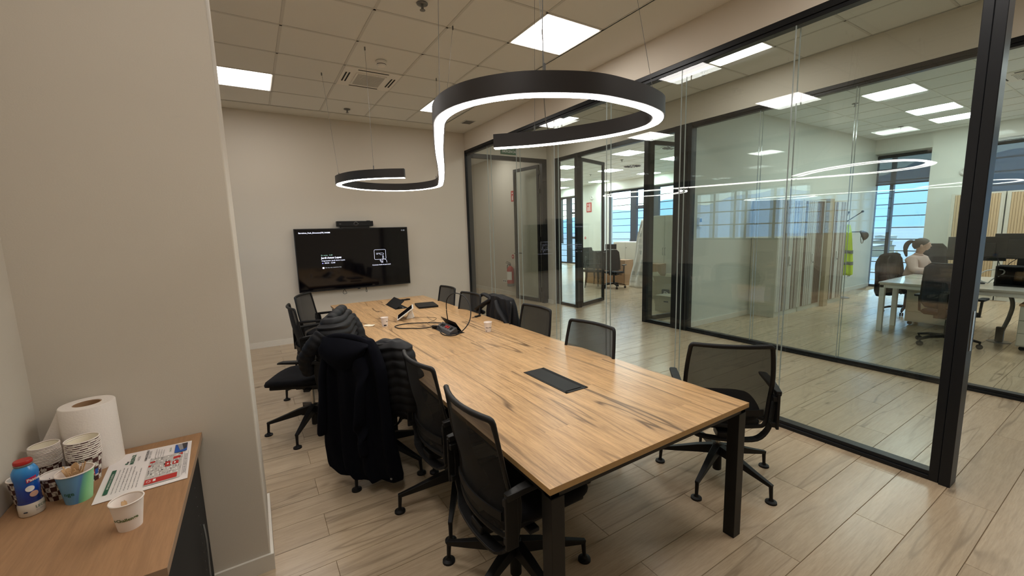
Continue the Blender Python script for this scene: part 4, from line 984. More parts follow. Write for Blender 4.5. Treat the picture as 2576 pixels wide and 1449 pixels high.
# ------------------------------------------------------------------ things on the meeting table
TZ = 0.738
def paper_cup(x, y, z, r0_, r1_, h, name, label, cat='cup', group=None, m=None, inner=None, rot=0):
    e = empty(name, (x, y, z), R(rot), label=label, cat=cat, group=group)
    m = m or M['cupwhite']; inner = inner or M['cupwhite']
    MB().lathe([(0.0, 0.004), (r0_-0.002, 0.004), (r0_-0.001, 0.0), (r0_, 0.0), (r0_+(r1_-r0_)*0.93, h*0.93), (r1_*0.985, h-0.002)], 36, caps=False).build('cup_wall', m, e, smooth=True, angle=50)
    MB().lathe([(r1_*0.985, h-0.002), (r1_*0.955, h-0.003), (r0_*0.93, 0.008), (0.0, 0.008)], 36, caps=False).build('cup_inside', inner, e, smooth=True, angle=50)
    MB().tube([(r1_*cos(2*pi*k/36), r1_*sin(2*pi*k/36), h) for k in range(36)], 0.0022, 8, close=True).build('rim', M['cupwhite'], e, smooth=True)
    return e
def cup_bend(r0_, r1_, h, zc, a0, extra=0.0008):
    def fn(x, y):
        z = zc+y; r_ = r0_+(r1_-r0_)*z/h+extra; a = a0+x/r_
        return Vector((r_*cos(a), r_*sin(a), z))
    return fn
c1 = paper_cup(1.045, 4.11, TZ, 0.026, 0.036, 0.090, 'paper_cup', 'white paper cup on the table beside the white note')
put_text('printed_text', 'Bio n', 0.012, M['ink'], c1, None, bend=cup_bend(0.026, 0.036, 0.09, 0.048, R(-78)), bold=0.0004)
def patch(e, m, z0, z1, a0, a1, r0_, r1_, h, name='printed_patch', extra=0.0006):
    MB().grid(lambda u, v: ((r0_+(r1_-r0_)*(z0+(z1-z0)*v)/h+extra)*cos(R(a0+(a1-a0)*u)), (r0_+(r1_-r0_)*(z0+(z1-z0)*v)/h+extra)*sin(R(a0+(a1-a0)*u)), z0+(z1-z0)*v), 6, 2).build(name, m, e)
patch(c1, M['ink'], 0.008, 0.022, -125, -70, 0.026, 0.036, 0.09)
c2 = paper_cup(1.755, 3.27, TZ, 0.026, 0.037, 0.088, 'paper_cup', 'white paper cup on the right of the table, near the car key')
put_text('printed_text', 'Para. No sabe', 0.013, M['ink'], c2, None, bend=cup_bend(0.026, 0.037, 0.088, 0.038, R(-152)), bold=0.0004)
patch(c2, M['ink'], 0.006, 0.014, -160, -145, 0.026, 0.037, 0.088)
n_ = empty('paper_note', (0.92, 4.24, TZ), R(-40), label='small folded cream paper note on the table', cat='paper')
MB().grid(lambda u, v: (-0.055+0.11*u, -0.03+0.06*v, 0.001+0.004*abs(sin(pi*u*1.5))+0.003*v), 8, 3).build('sheet', M['cupin'], n_, solid=0.0006)
lp = empty('laptop', (1.790, 4.955, TZ), R(80), label='closed thin black laptop near the far end of the table', cat='laptop')
MB().prism(rrect(-0.165, 0.165, -0.12, 0.12, 0.008), 0.004, 0.014).build('laptop_base', M['plastic'], lp, bevel=0.001)
MB().prism(rrect(-0.165, 0.165, -0.12, 0.12, 0.008), 0.0155, 0.022).build('laptop_lid', M['plastic'], lp, bevel=0.001)
for x in (-0.13, 0.13):
    for y in (-0.09, 0.09): MB().lathe([(0.006, 0.005), (0.006, 0), (0, 0)], 8, (x, y, 0)).build('foot', M['plastic'], lp)
MB().tube([(-0.10, 0.12, 0.012), (0.10, 0.12, 0.012)], 0.006, 8).build('hinge', M['plastic'], lp)
rm = empty('remote_control', (1.685, 5.575, TZ), R(8), label='thin black remote control at the far end of the table', cat='remote')
MB().prism(rrect(-0.10, 0.10, -0.02, 0.02, 0.006), 0.0, 0.018).build('body', M['plastic'], rm, bevel=0.002)
for k in range(8): MB().box(-0.075+k*0.02, -0.063+k*0.02, -0.010, 0.010, 0.018, 0.0205).build('button', M['grey'] if k in (4, 5) else M['blackmatt'], rm)
tp = empty('touch_panel', (1.345, 4.36, TZ), R(-108), label='white touch controller tilted on its wedge stand', cat='tablet')
# slab leaning: lower edge at -y, upper edge at +y ; screen faces up and away
sl = MB(); sl.box(-0.125, 0.125, -0.103, 0.103, -0.006, 0.006); sl.build('touch_slab', M['white_pl'], tp, loc=(0, -0.01, 0.067), rot=(R(35), 0, 0), bevel=0.003)
MB().box(-0.105, 0.105, -0.083, 0.083, -0.0075, -0.0062).build('touch_screen', M['screen'], tp, loc=(0, -0.01, 0.078), rot=(R(52), 0, 0)) if False else None
MB().box(-0.115, 0.115, -0.093, 0.093, 0.0062, 0.0072).build('touch_screen', M['screen'], tp, loc=(0, -0.01, 0.067), rot=(R(35), 0, 0))
MB().prism([(0.0, 0), (0.085, 0), (0.088, 0.012), (0.065, 0.095), (0.045, 0.088)], -0.035, 0.035, lambda p: (p[2], p[0]*-1+0.055-0.0, p[1]) if False else (p[2], p[0]-0.005, p[1])).build('stand', M['white_pl'], tp, bevel=0.004)
cord = empty('power_cord', (0, 0, 0), label='black power cord looping up out of the open cable box', cat='cable')
MB().tube(catmull([(1.22, 3.83, TZ+.006), (1.13, 3.90, TZ+.006), (1.12, 4.02, TZ+.006), (1.24, 4.06, TZ+.007), (1.40, 3.98, TZ+.008), (1.54, 3.85, TZ+.01), (1.60, 3.72, TZ+.01), (1.59, 3.64, TZ+.02)], 8), 0.0048, 8).build('cord_loop', M['plastic'], cord, smooth=True)
MB().tube(catmull([(1.22, 3.83, TZ+.006), (1.32, 3.74, TZ+.01), (1.42, 3.66, TZ+.03), (1.425, 3.60, TZ+.01), (1.38, 3.48, TZ+.006), (1.38, 3.36, TZ+.006), (1.44, 3.24, TZ+.03), (1.545, 3.23, TZ+.12), (1.60, 3.30, TZ+.235), (1.61, 3.44, TZ+.32), (1.58, 3.60, TZ+.335), (1.55, 3.70, TZ+.27), (1.545, 3.72, TZ+.17), (1.55, 3.71, TZ+.06)], 8), 0.0048, 8).build('cord_loop', M['plastic'], cord, smooth=True)
MB().box(-0.014, 0.014, -0.022, 0.022, 0, 0.028).build('plug', M['plastic'], cord, loc=(1.405, 3.70, TZ+0.004), rot=(0, 0, R(40)), bevel=0.005)
thin = MB().tube(catmull([(1.40, 4.30, TZ+.01), (1.52, 4.26, TZ+.003), (1.60, 4.15, TZ+.003), (1.52, 4.03, TZ+.003), (1.42, 3.93, TZ+.012), (1.42, 3.82, TZ+.003), (1.46, 3.76, TZ+.003)], 7), 0.0018, 6).build('thin_cable', M['plastic'], smooth=True); tag(thin, 'thin dark cable from the white touch controller to the open cable box', 'cable')
ky = empty('car_key', (1.955, 3.915, TZ), R(22), label='black car key fob with a metal key on the right edge of the table', cat='key')
MB().prism(rrect(-0.005, 0.075, -0.016, 0.016, 0.008), 0.0, 0.015).build('fob', M['plastic'], ky, bevel=0.003)
MB().prism([(-0.062, -0.004), (-0.005, -0.005), (-0.005, 0.005), (-0.055, 0.005), (-0.07, 0.0)], 0.005, 0.008).build('key_blade', M['chrome'], ky)
MB().tube([(-0.045+0.012*cos(2*pi*k/14), 0.004+0.012*sin(2*pi*k/14), 0.003) for k in range(14)], 0.0012, 6, close=True).build('key_ring', M['chrome'], ky)

# ------------------------------------------------------------------ sideboard
SZ = 0.784
sb = empty('sideboard', (-0.52, 1.79, 0), label='low walnut-topped sideboard against the beige wall end', cat='cabinet')
def s3(mb, x0, x1, y0, y1, z0, z1): return mb.box(x0+0.52, x1+0.52, y0-1.79, y1-1.79, z0, z1)
m = MB(); m.prism([(x+0.52, y-1.79) for x, y in [(-0.762, 1.335), (-0.272, 1.335), (-0.272, 2.248), (-0.762, 2.248)]], SZ-0.026, SZ); m.mi = [1]*6; m.mi[1] = 0
m.build('top', [M['cabwood'], M['cabwood_edge']], sb, bevel=0.001)
m = MB(); s3(m, -0.315, -0.297, 1.352, 2.243, 0.0, SZ-0.026); side = m.build('side_panel', M['blackmatt'], sb, bevel=0.001)
m = MB(); s3(m, -0.762, -0.742, 1.352, 2.243, 0.0, SZ-0.026); m.build('side_panel', M['blackmatt'], sb)
m = MB(); s3(m, -0.742, -0.315, 2.23, 2.243, 0.06, SZ-0.026); m.build('back_panel', M['blackmatt'], sb)
m = MB(); s3(m, -0.742, -0.315, 1.36, 2.23, 0.06, 0.078); m.build('bottom_panel', M['blackmatt'], sb)
for x0, x1, yc in ((-0.742, -0.53, -0.56), (-0.527, -0.315, -0.50)):
    m = MB(); s3(m, x0, x1, 1.337, 1.352, 0.06, SZ-0.03); d = m.build('door', M['cabwood'], sb, bevel=0.001)
    m = MB(); s3(m, yc-0.006, yc+0.006, 1.318, 1.337, 0.5, 0.62); m.build('handle', M['grey'], d, bevel=0.002)
# power cable hanging on the dark side
pc_ = empty('hanging_cable', (-0.285, 2.03, 0.0), label='grey cable hanging down the dark side of the sideboard', cat='cable')
MB().tube(catmull([(0, 0.02, 0.46), (0.006, 0.0, 0.40), (0.006, -0.02, 0.3), (0.006, -0.035, 0.2), (0.006, -0.05, 0.012)], 6), 0.004, 6).build('cable', M['grey'], pc_)
# rows of dowel holes
m = MB()
for k in range(12): m.lathe([(0.0025, 0), (0.0, 0.0008)], 6, (0, 0, 0)); 
hb = MB()
for k in range(13):
    z = 0.12+k*0.042; hb.tube([(-0.2975+0.52, 2.06-1.79, z), (-0.2965+0.52, 2.06-1.79, z)], 0.0022, 6)
hb.build('dowel_hole', M['grey'], sb)
# kitchen roll
kr = empty('paper_towel_roll', (-0.597, 2.167, SZ), label='large white paper towel roll standing at the back of the sideboard', cat='paper roll')
MB().lathe([(0.080, 0.0), (0.081, 0.004), (0.080, 0.245), (0.078, 0.248), (0.042, 0.248), (0.040, 0.244), (0.040, 0.0)], 48, caps=False).build('paper_winding', M['tissue'], kr, smooth=True, angle=40)
MB().lathe([(0.040, 0.002), (0.040, 0.246), (0.037, 0.246), (0.037, 0.002)], 36, caps=False).build('cardboard_core', M['card'], kr, smooth=True, angle=40)
def flap(u, v):
    # loose sheet leaving the roll on the left and curling down to the table
    a = R(200)-u*0.2
    x = -0.079-0.075*u-0.03*u*v; y = -0.012-0.02*u+0.03*sin(u*2.2)*(1-v); z = 0.24*(1-v)*(1-0.62*u)+0.001
    return (x, y, z)
MB().grid(flap, 12, 12).build('loose_sheet', M['tissue'], kr, smooth=True)
# cup stacks and check-pattern cups
def check_mat():
    m, nt, b = newmat('brown_check_cup_print'); tc = N(nt, 'ShaderNodeTexCoord'); sp = N(nt, 'ShaderNodeSeparateXYZ'); nt.links.new(tc.outputs['Object'], sp.inputs[0])
    an = math_(nt, 'ARCTAN2', sp.outputs['Y'], sp.outputs['X'])
    u = math_(nt, 'MULTIPLY', an, 14/(2*pi)); v = math_(nt, 'DIVIDE', sp.outputs['Z'], 0.0175)
    ck = math_(nt, 'MODULO', math_(nt, 'ADD', math_(nt, 'ADD', math_(nt, 'FLOOR', u), math_(nt, 'FLOOR', v)), 100), 2)
    ns = N(nt, 'ShaderNodeTexNoise', Scale=160, Detail=2.0); nt.links.new(tc.outputs['Object'], ns.inputs['Vector'])
    wh = mixc(nt, math_(nt, 'GREATER_THAN', ns.outputs['Fac'], 0.56), srgb(226, 218, 206), srgb(150, 130, 120))
    c_ = mixc(nt, ck, srgb(76, 38, 32), wh); nt.links.new(c_, b.inputs['Base Color']); b.inputs['Roughness'].default_value = 0.55; return m
M['check'] = check_mat()
def cup_stack(x, y, r0_, r1_, h, n, step, label, group):
    protos = None
    for k in range(n):
        od = ('topmost', 'second', 'third', 'fourth', 'fifth', 'sixth', 'seventh', 'eighth', 'ninth', 'tenth', 'eleventh', 'twelfth', 'thirteenth', 'fourteenth')[n-1-k]
        lab = 'lowest, check-printed cup of the %s' % label if k == 0 else ('topmost open cup of the %s' % label if k == n-1 else '%s cup from the top of the %s' % (od, label))
        if k == 0:
            e = paper_cup(x, y, SZ, r0_, r1_, h, 'paper_cup', lab, group=group, m=M['check'], inner=M['cupin']); protos = tree_of(e)
        else:
            e = empty('paper_cup', (x+random.uniform(-.0008, .0008), y+random.uniform(-.0008, .0008), SZ+k*step), random.random()*6, label=lab, cat='cup', group=group)
            instance(protos, e)
            for c_ in [q for q in bpy.data.objects if q.parent == e]: c_.rotation_euler = (0, 0, 0)
    return e
cup_stack(-0.588, 2.030, 0.033, 0.0455, 0.098, 9, 0.0075, 'wider paper cup stack before the towel roll', 'nested cups of the wider stack')
cup_stack(-0.702, 2.085, 0.028, 0.0385, 0.080, 14, 0.0050, 'narrower paper cup stack behind the bottle', 'nested cups of the narrower stack')
pk = [c for c in bpy.data.objects if c.name.startswith('cup_wall')]
# logo patch on the lowest wide cup
low = [o for o in bpy.data.objects if o.get('label', '').startswith('lowest, check-printed cup of the wider')][0]
patch(low, M['redflat'], 0.024, 0.044, -72, -46, 0.033, 0.0455, 0.098); patch(low, M['inkblue'], 0.024, 0.044, -46, -30, 0.033, 0.0455, 0.098); patch(low, M['ink'], 0.006, 0.022, -72, -48, 0.033, 0.0455, 0.098)
MB().tube([cup_bend(0.033, 0.0455, 0.098, 0.034, R(-59), 0.0016)(0.006*cos(t), 0.006*sin(t)) for t in [2*pi*k/14 for k in range(14)]], 0.0009, 5, close=True).build('printed_ring', M['whiteflat'], low)
# cup with chocolates / coffee sachets
cc_ = paper_cup(-0.641, 1.947, SZ, 0.028, 0.0395, 0.084, 'paper_cup', 'open brown-check cup holding dark wrapped sweets behind the blue cup', m=M['check'], inner=M['cupwhite'])
rs = random.Random(4)
for k in range(12):
    a, d = rs.random()*6.28, rs.random()*0.022
    w_ = empty('wrapped_sweet', (-0.641+d*cos(a)*.8, 1.947+d*sin(a)*.8, SZ+0.050+0.018*rs.random()), rot=(rs.random()*.9, rs.random()*.9, rs.random()*6), label='small dark wrapped sweet in the brown-check cup', cat='sweet', group='dark sweets in the check cup')
    MB().box(-0.011, 0.011, -0.007, 0.007, -0.003, 0.003).build('body', M['blackmatt'] if k % 3 else M['ink'], w_, bevel=0.003)
    MB().prism([(0.011, 0), (0.017, 0.005), (0.017, -0.005)], -0.0008, 0.0008).prism([(-0.011, 0), (-0.017, -0.005), (-0.017, 0.005)], -0.0008, 0.0008).build('twist', M['ink'], w_)
cs = paper_cup(-0.716, 1.948, SZ, 0.026, 0.0355, 0.098, 'paper_cup', 'brown-check cup of sachets half hidden behind the blue bottle', m=M['check'], inner=M['cupwhite'])
for k in range(9):
    a = k*0.7; w_ = MB().box(-0.010, 0.010, -0.0012, 0.0012, -0.03, 0.03).build('sachet', M['whiteflat'] if k % 2 else M['ink'], loc=(-0.716+0.016*cos(a), 1.948+0.016*sin(a), SZ+0.078), rot=(0.25*sin(a), 0.3*cos(a*1.7), a)); tag(w_, 'thin sachet standing in the cup behind the blue bottle', 'sachet', 'sachets in the half-hidden cup')
# blue-green cup of wooden stirrers
def bluegreen():
    m, nt, b = newmat('blue_green_cup_print'); tc = N(nt, 'ShaderNodeTexCoord'); sp = N(nt, 'ShaderNodeSeparateXYZ'); nt.links.new(tc.outputs['Object'], sp.inputs[0])
    an = math_(nt, 'ARCTAN2', sp.outputs['Y'], sp.outputs['X'])
    t = math_(nt, 'ADD', math_(nt, 'MULTIPLY', math_(nt, 'ADD', an, R(120)), 0.55), math_(nt, 'MULTIPLY', math_(nt, 'SUBTRACT', 0.06, sp.outputs['Z']), 3.0))
    c_ = ramp(nt, t, [(0.0, srgb(104, 152, 186)), (0.42, srgb(96, 150, 196)), (0.52, srgb(84, 130, 186)), (0.60, srgb(96, 168, 148)), (0.8, srgb(130, 200, 140)), (1.0, srgb(150, 205, 150))])
    nt.links.new(c_, b.inputs['Base Color']); b.inputs['Roughness'].default_value = 0.5; return m
bc = paper_cup(-0.577, 1.886, SZ, 0.033, 0.047, 0.103, 'paper_cup', 'blue and green paper cup full of wooden stirrers', m=bluegreen(), inner=M['cupwhite'])
put_text('printed_text', 'nge', 0.020, M['inkgreen'], bc, None, bend=cup_bend(0.033, 0.047, 0.103, 0.034, R(-128)), bold=0.0003)
for k in range(16):
    a = rs.random()*6.28; lean = 0.25+rs.random()*0.25; L_ = 0.105+0.02*rs.random()
    if k < 5: a = R(50+k*14); lean = 0.12+0.05*k
    w_ = MB().prism([(-0.0045, 0), (0.0045, 0), (0.005, L_*0.6), (0.0085, L_*0.88), (0.007, L_*0.97), (0.0, L_), (-0.007, L_*0.97), (-0.0085, L_*0.88), (-0.005, L_*0.6)] if k < 9 else [(-0.003, 0), (0.003, 0), (0.003, L_), (-0.003, L_)], -0.0008, 0.0008, lambda p: (p[0], p[2], p[1])).build('stirrer', M['stick'], loc=(-0.577-0.014*cos(a)*0.9, 1.886-0.014*sin(a)*0.9, SZ+0.006), rot=(0, 0, 0))
    dirv = Vector((cos(a)*sin(lean), sin(a)*sin(lean), cos(lean))); w_.rotation_euler = dirv.to_track_quat('Z', 'Y').to_euler()
    tag(w_, 'pale wooden stirrer spoon standing in the blue and green cup', 'stirrer', 'wooden stirrers in the blue cup')
# challenge cup
ch = paper_cup(-0.395, 1.606, SZ, 0.0285, 0.040, 0.088, 'paper_cup', 'white paper cup with green Challenge lettering at the front of the sideboard', m=M['cupwhite'])
put_text('printed_text', 'e-Challenge', 0.0135, M['cuptext'], ch, None, bend=cup_bend(0.0285, 0.040, 0.088, 0.036, R(-148)), bold=0.0004)
for k, (a, lean) in enumerate(((140, 0.42), (128, 0.46), (150, 0.38))):
    L_ = 0.078; w_ = MB().prism([(-0.0025, 0), (0.0025, 0), (0.0028, L_*.8), (0.0045, L_*.9), (0.0, L_), (-0.0045, L_*.9), (-0.0028, L_*.8)], -0.0007, 0.0007, lambda p: (p[0], p[2], p[1])).build('stirrer', M['stick'], loc=(-0.395+0.012, 1.606-0.010, SZ+0.010))
    dirv = Vector((cos(R(a))*sin(lean), sin(R(a))*sin(lean), cos(lean))); w_.rotation_euler = dirv.to_track_quat('Z', 'Y').to_euler()
    tag(w_, 'used wooden stirrer leaning inside the white Challenge cup', 'stirrer', 'stirrers in the white cup')
# milk bottle
def bottle_mat():
    m, nt, b = newmat('milk_bottle_print'); tc = N(nt, 'ShaderNodeTexCoord'); sp = N(nt, 'ShaderNodeSeparateXYZ'); nt.links.new(tc.outputs['Object'], sp.inputs[0])
    c_ = ramp(nt, math_(nt, 'DIVIDE', sp.outputs['Z'], 0.18), [(0.0, srgb(214, 206, 192)), (0.235, srgb(214, 206, 192)), (0.24, srgb(24, 38, 104)), (0.5, srgb(20, 66, 160)), (0.72, srgb(34, 112, 192)), (1.0, srgb(70, 160, 214))])
    nt.links.new(c_, b.inputs['Base Color']); b.inputs['Roughness'].default_value = 0.22; return m
bt = empty('milk_bottle', (-0.683, 1.876, SZ), label='blue plastic milk bottle with a red cap at the left of the sideboard', cat='bottle')
pf = [(0.0, 0.0), (0.026, 0.0), (0.0295, 0.004), (0.030, 0.035), (0.027, 0.048)]
for k in range(6): z = 0.050+k*0.010; pf += [(0.0262, z), (0.0272, z+0.005)]
pf += [(0.0265, 0.112), (0.0285, 0.122), (0.0300, 0.135), (0.0290, 0.146), (0.0235, 0.158), (0.0190, 0.163), (0.0185, 0.165)]
MB().lathe(pf, 40, caps=False).build('bottle_body', bottle_mat(), bt, smooth=True, angle=60)
MB().lathe([(0.0205, 0.1635), (0.0215, 0.166), (0.0205, 0.170), (0.0, 0.170)], 28).build('neck_ring', M['grey'], bt)
MB().lathe([(0.0208, 0.170), (0.0218, 0.172), (0.0215, 0.178), (0.0200, 0.181), (0.0, 0.1812)], 28).build('cap', M['red'], bt, smooth=True, angle=40)
def rpatch(z0, z1, a0, a1, m, nm='printed_patch', rad=0.0285): MB().grid(lambda u, v: (rad*cos(R(a0+(a1-a0)*u)), rad*sin(R(a0+(a1-a0)*u)), z0+(z1-z0)*v+0.004*u), 8, 2).build(nm, m, bt)
rpatch(0.112, 0.126, -72, -25, mat('magenta_print', srgb(176, 36, 84), 0.4), rad=0.0296)
put_text('printed_text', 'Pascual', 0.0125, M['whiteflat'], bt, None, bend=lambda x, y: Vector((0.0302*cos(R(-70)+x/0.0302), 0.0302*sin(R(-70)+x/0.0302), 0.1155+y)), bold=0.0003)
for zz, aa, mm in ((0.092, -62, 'whiteflat'), (0.072, -48, 'skin')):
    MB().add([(0.0288*cos(R(aa)), 0.0288*sin(R(aa)), zz)]+[(0.0288*cos(R(aa)+0.36*cos(t)), 0.0288*sin(R(aa)+0.36*cos(t)), zz+0.0095*sin(t)) for t in [2*pi*k/20 for k in range(20)]], [(0, 1+k, 1+(k+1) % 20) for k in range(20)]).build('printed_spot', M[mm], bt)
put_text('printed_text', 'LECHE', 0.012, M['inkgreen'], bt, None, bend=lambda x, y: Vector((0.0308*cos(R(-55)+x/0.0302), 0.0308*sin(R(-55)+x/0.0302), 0.024+y)))
put_text('printed_text', 'ENTERA', 0.006, M['inklight'], bt, None, bend=lambda x, y: Vector((0.0308*cos(R(-55)+x/0.0302), 0.0308*sin(R(-55)+x/0.0302), 0.015+y)))
MB().tube([(0.0306*cos(R(-105)), 0.0306*sin(R(-105)), 0.018), (0.0306*cos(R(-90)), 0.0306*sin(R(-90)), 0.018)], 0.0022, 6).build('printed_mark', M['ink'], bt)
# printed sheet (corners from the desk top)
pa, pb_, pc2, pd = Vector((-0.53, 1.81)), Vector((-0.28, 1.825)), Vector((-0.30, 2.17)), Vector((-0.555, 2.185))
sh = empty('printed_sheet', (0, 0, 0), label='printed information sheet with a red map lying on the sideboard', cat='paper')
def PS(u, v, dz=0.0):
    """u along the long side from the green bar end (0) to the photo end (1), v from front (0) to back (1)"""
    p = (pa*(1-u)+pb_*u)*(1-v)+(pd*(1-u)+pc2*u)*v
    return (p.x, p.y, SZ+0.0012+dz)
MB().grid(lambda u, v: PS(u, v, 0.0008*sin(u*5)*sin(v*3)+0.0008), 10, 10).build('sheet', M['paper'], sh, solid=0.0004)
def pq4(u0, v0, u1, v1, m, dz=0.0034, nm='printed_block'):
    MB().add([PS(u0, v0, dz), PS(u1, v0, dz), PS(u1, v1, dz), PS(u0, v1, dz)], [(0,1,2,3)]).build(nm, m, sh)
M['lips'] = mat('lips', srgb(150, 96, 88), 0.5)
def ptext(body, u, v, h, vw, m, bold=0.0):
    me = text_mesh(body, h, bold=bold); xs = [q.co.x for q in me.vertices]
    w = max(xs)-min(xs) if xs else 1
    for q in me.vertices:
        x = (q.co.x-min(xs))/w*vw; q.co = Vector(PS(u-q.co.y/0.25, v+x, 0.0038))
    me.materials.clear(); me.materials.append(m); o = bpy.data.objects.new('printed_text', me); COL.objects.link(o); o.parent = sh
pq4(0.075, 0.12, 0.125, 0.62, M['inkgreen'])
ptext('INFORMACION GENERAL', 0.113, 0.22, 0.008, 0.32, M['whiteflat'])
for k, (s_, vv) in enumerate((('Bienvenidos a nuestras instalaciones de trabajo', 0.50), ('lea con atencion las normas de seguridad', 0.52), ('en caso de emergencia siga las indicaciones', 0.50), ('del personal y dirijase al punto de encuentro', 0.52), ('no utilice los ascensores y mantenga la calma', 0.50), ('respete la senalizacion interior', 0.36), ('aparque solo en las zonas indicadas', 0.42))):
    ptext(s_, 0.175+k*0.042, 0.10, 0.0062, vv, M['ink'])
ptext('MADSPACK', 0.30, 0.68, 0.016, 0.24, M['inkgreen'], 0.0006)
pq4(0.20, 0.70, 0.235, 0.73, M['inkgreen']); pq4(0.215, 0.735, 0.24, 0.765, M['ink'])
ptext('PACKING', 0.365, 0.74, 0.010, 0.10, M['ink'])
ptext('NORMAS DE SEGURIDAD', 0.455, 0.68, 0.010, 0.28, M['ink'], 0.0003); ptext('VISITAS Y CONTRATAS', 0.495, 0.72, 0.009, 0.20, M['ink'])
for k in range(4): ptext('velocidad maxima permitida en recinto', 0.56+k*0.032, 0.70, 0.0055, 0.24-0.02*k, M['ink'])
ptext('SALIDA', 0.745, 0.78, 0.009, 0.12, M['inkgreen'])
pq4(0.79, 0.72, 0.95, 0.95, M['inkblue'])
def ptri(pts, m): MB().add([PS(u, v, 0.0042) for u, v in pts], [tuple(range(len(pts)))]).build('printed_block', m, sh)
ptri([(0.815, 0.94), (0.86, 0.76), (0.905, 0.77), (0.875, 0.95)], M['inklight']); ptri([(0.875, 0.95), (0.905, 0.77), (0.945, 0.80), (0.95, 0.95)], M['ink'])
# map block
pq4(0.50, 0.07, 0.905, 0.70, mat('map_grey', srgb(198, 192, 186), 0.8), 0.0030)
pq4(0.505, 0.09, 0.87, 0.20, M['redflat'], 0.0036); pq4(0.70, 0.40, 0.765, 0.53, M['red'], 0.0036); pq4(0.79, 0.42, 0.865, 0.50, M['redflat'], 0.0036); pq4(0.79, 0.56, 0.88, 0.62, M['redflat'], 0.0036); pq4(0.51, 0.58, 0.57, 0.62, M['redflat'], 0.0036); pq4(0.87, 0.64, 0.905, 0.69, M['red'], 0.0036); pq4(0.50, 0.49, 0.53, 0.53, M['red'], 0.0036)
pq4(0.60, 0.125, 0.63, 0.175, M['whiteflat'], 0.0042); pq4(0.725, 0.445, 0.745, 0.48, M['whiteflat'], 0.0042); pq4(0.81, 0.44, 0.83, 0.48, M['whiteflat'], 0.0042)
MB().tube([PS(0.55+0.022*cos(t), 0.145+0.022*sin(t), 0.0040) for t in [2*pi*k/18 for k in range(18)]], 0.0008, 5, close=True).build('printed_line', M['whiteflat'], sh)
rk = random.Random(8); ml = MB()
for k in range(130):
    u, v = 0.51+rk.random()*0.385, 0.21+rk.random()*0.47; a, b = (0.004, 0.02+rk.random()*0.05) if rk.random() < .5 else (0.012+rk.random()*0.03, 0.004)
    ml.add([PS(u, v, 0.0033), PS(u+a, v, 0.0033), PS(u+a, v+b, 0.0033), PS(u, v+b, 0.0033)], [(0,1,2,3)])
o = ml.build('map_linework', M['ink'], sh)
ml = MB()
for k in range(60):
    u, v = 0.51+rk.random()*0.36, 0.21+rk.random()*0.45; ml.add([PS(u, v, 0.0035), PS(u+0.02, v, 0.0035), PS(u+0.02, v+0.025, 0.0035), PS(u, v+0.025, 0.0035)], [(0,1,2,3)])
ml.build('map_blocks', M['whiteflat'], sh)
pq4(0.925, 0.10, 0.928, 0.70, M['ink']); pq4(0.970, 0.10, 0.973, 0.70, M['ink'])
for k in range(3): ptext('leyenda plano general', 0.943+k*0.011, 0.14, 0.004, 0.48, M['ink'])
# soft drink sachet left behind bottle is part of the half hidden cup

# ------------------------------------------------------------------ corridor: signs, extinguisher
ex = empty('exit_sign', (4.46, 7.485, 3.20), label='green hanging SALIDA DE EMERGENCIA exit sign over the glass doorway', cat='sign')
MB().box(0, 0.38, 0, 0.012, 0, 0.20).build('plate', M['green'], ex, bevel=0.002)
for s_, z in (('SALIDA DE', 0.115), ('EMERGENCIA', 0.035)): put_text('sign_text', s_, 0.075, M['whiteflat'], ex, frame_mtx((0.025, -0.002, z), (1,0,0), (0,0,1)), bold=0.001, width=0.30 if 'SAL' in s_ else 0.33)
MB().tube([(0.05, 0.006, 0.2), (0.05, 0.006, 0.35)], 0.003, 5).tube([(0.33, 0.006, 0.2), (0.33, 0.006, 0.35)], 0.003, 5).build('hanger', M['grey'], ex)
fx = empty('fire_extinguisher', (5.50, 8.94, 0.25), label='red fire extinguisher on the corridor wall behind the glass', cat='fire extinguisher')
MB().lathe([(0.0, 0.0), (0.085, 0.0), (0.09, 0.01), (0.09, 0.075)], 24).build('foot_band', M['grey'], fx, smooth=True, angle=40)
MB().lathe([(0.088, 0.07), (0.088, 0.42), (0.075, 0.47), (0.04, 0.505), (0.03, 0.52), (0.0, 0.52)], 28).build('cylinder', M['red'], fx, smooth=True, angle=40)
MB().grid(lambda u, v: (0.0895*cos(R(150+110*u)), 0.0895*sin(R(150+110*u)), 0.17+0.21*v), 10, 2).build('label', M['whiteflat'], fx)
MB().tube([(0,0,0.52), (0,0,0.56)], 0.016, 10).build('valve', M['blackmatt'], fx)
MB().bar([(0.02, 0.0, 0.56), (-0.03, 0.03, 0.585), (-0.10, 0.05, 0.60)], 0.02, 0.012).bar([(0.02, 0.0, 0.58), (-0.02, 0.02, 0.61), (-0.09, 0.03, 0.64)], 0.02, 0.01).build('lever', M['blackmatt'], fx)
MB().tube(catmull([(0, 0.02, 0.55), (-0.02, 0.09, 0.54), (-0.02, 0.115, 0.42), (-0.02, 0.11, 0.25)], 6), 0.010, 8).build('hose', M['blackmatt'], fx)
MB().box(0.085, 0.10, -0.03, 0.03, 0.3, 0.45).build('wall_hook', M['grey'], fx)
def safety_sign(loc, w, h, label, face):
    """face: unit normal in x"""
    e = empty('safety_sign', loc, label=label, cat='sign'); x = 0.004*face
    MB().box(0, x, -w/2, w/2, -h/2, h/2).build('plate', M['redflat'], e)
    m = MB(); m.box(x, x*1.3, w*0.08, w*0.28, -h*0.38, -h*0.02); m.box(x, x*1.3, w*0.12, w*0.24, -h*0.02, h*0.08); m.box(x, x*1.3, w*0.1, w*0.28, h*0.2, h*0.34)
    m.box(x, x*1.3, -w*0.25, -w*0.1, -h*0.38, h*0.38); m.build('pictogram', M['whiteflat'], e)
    return e
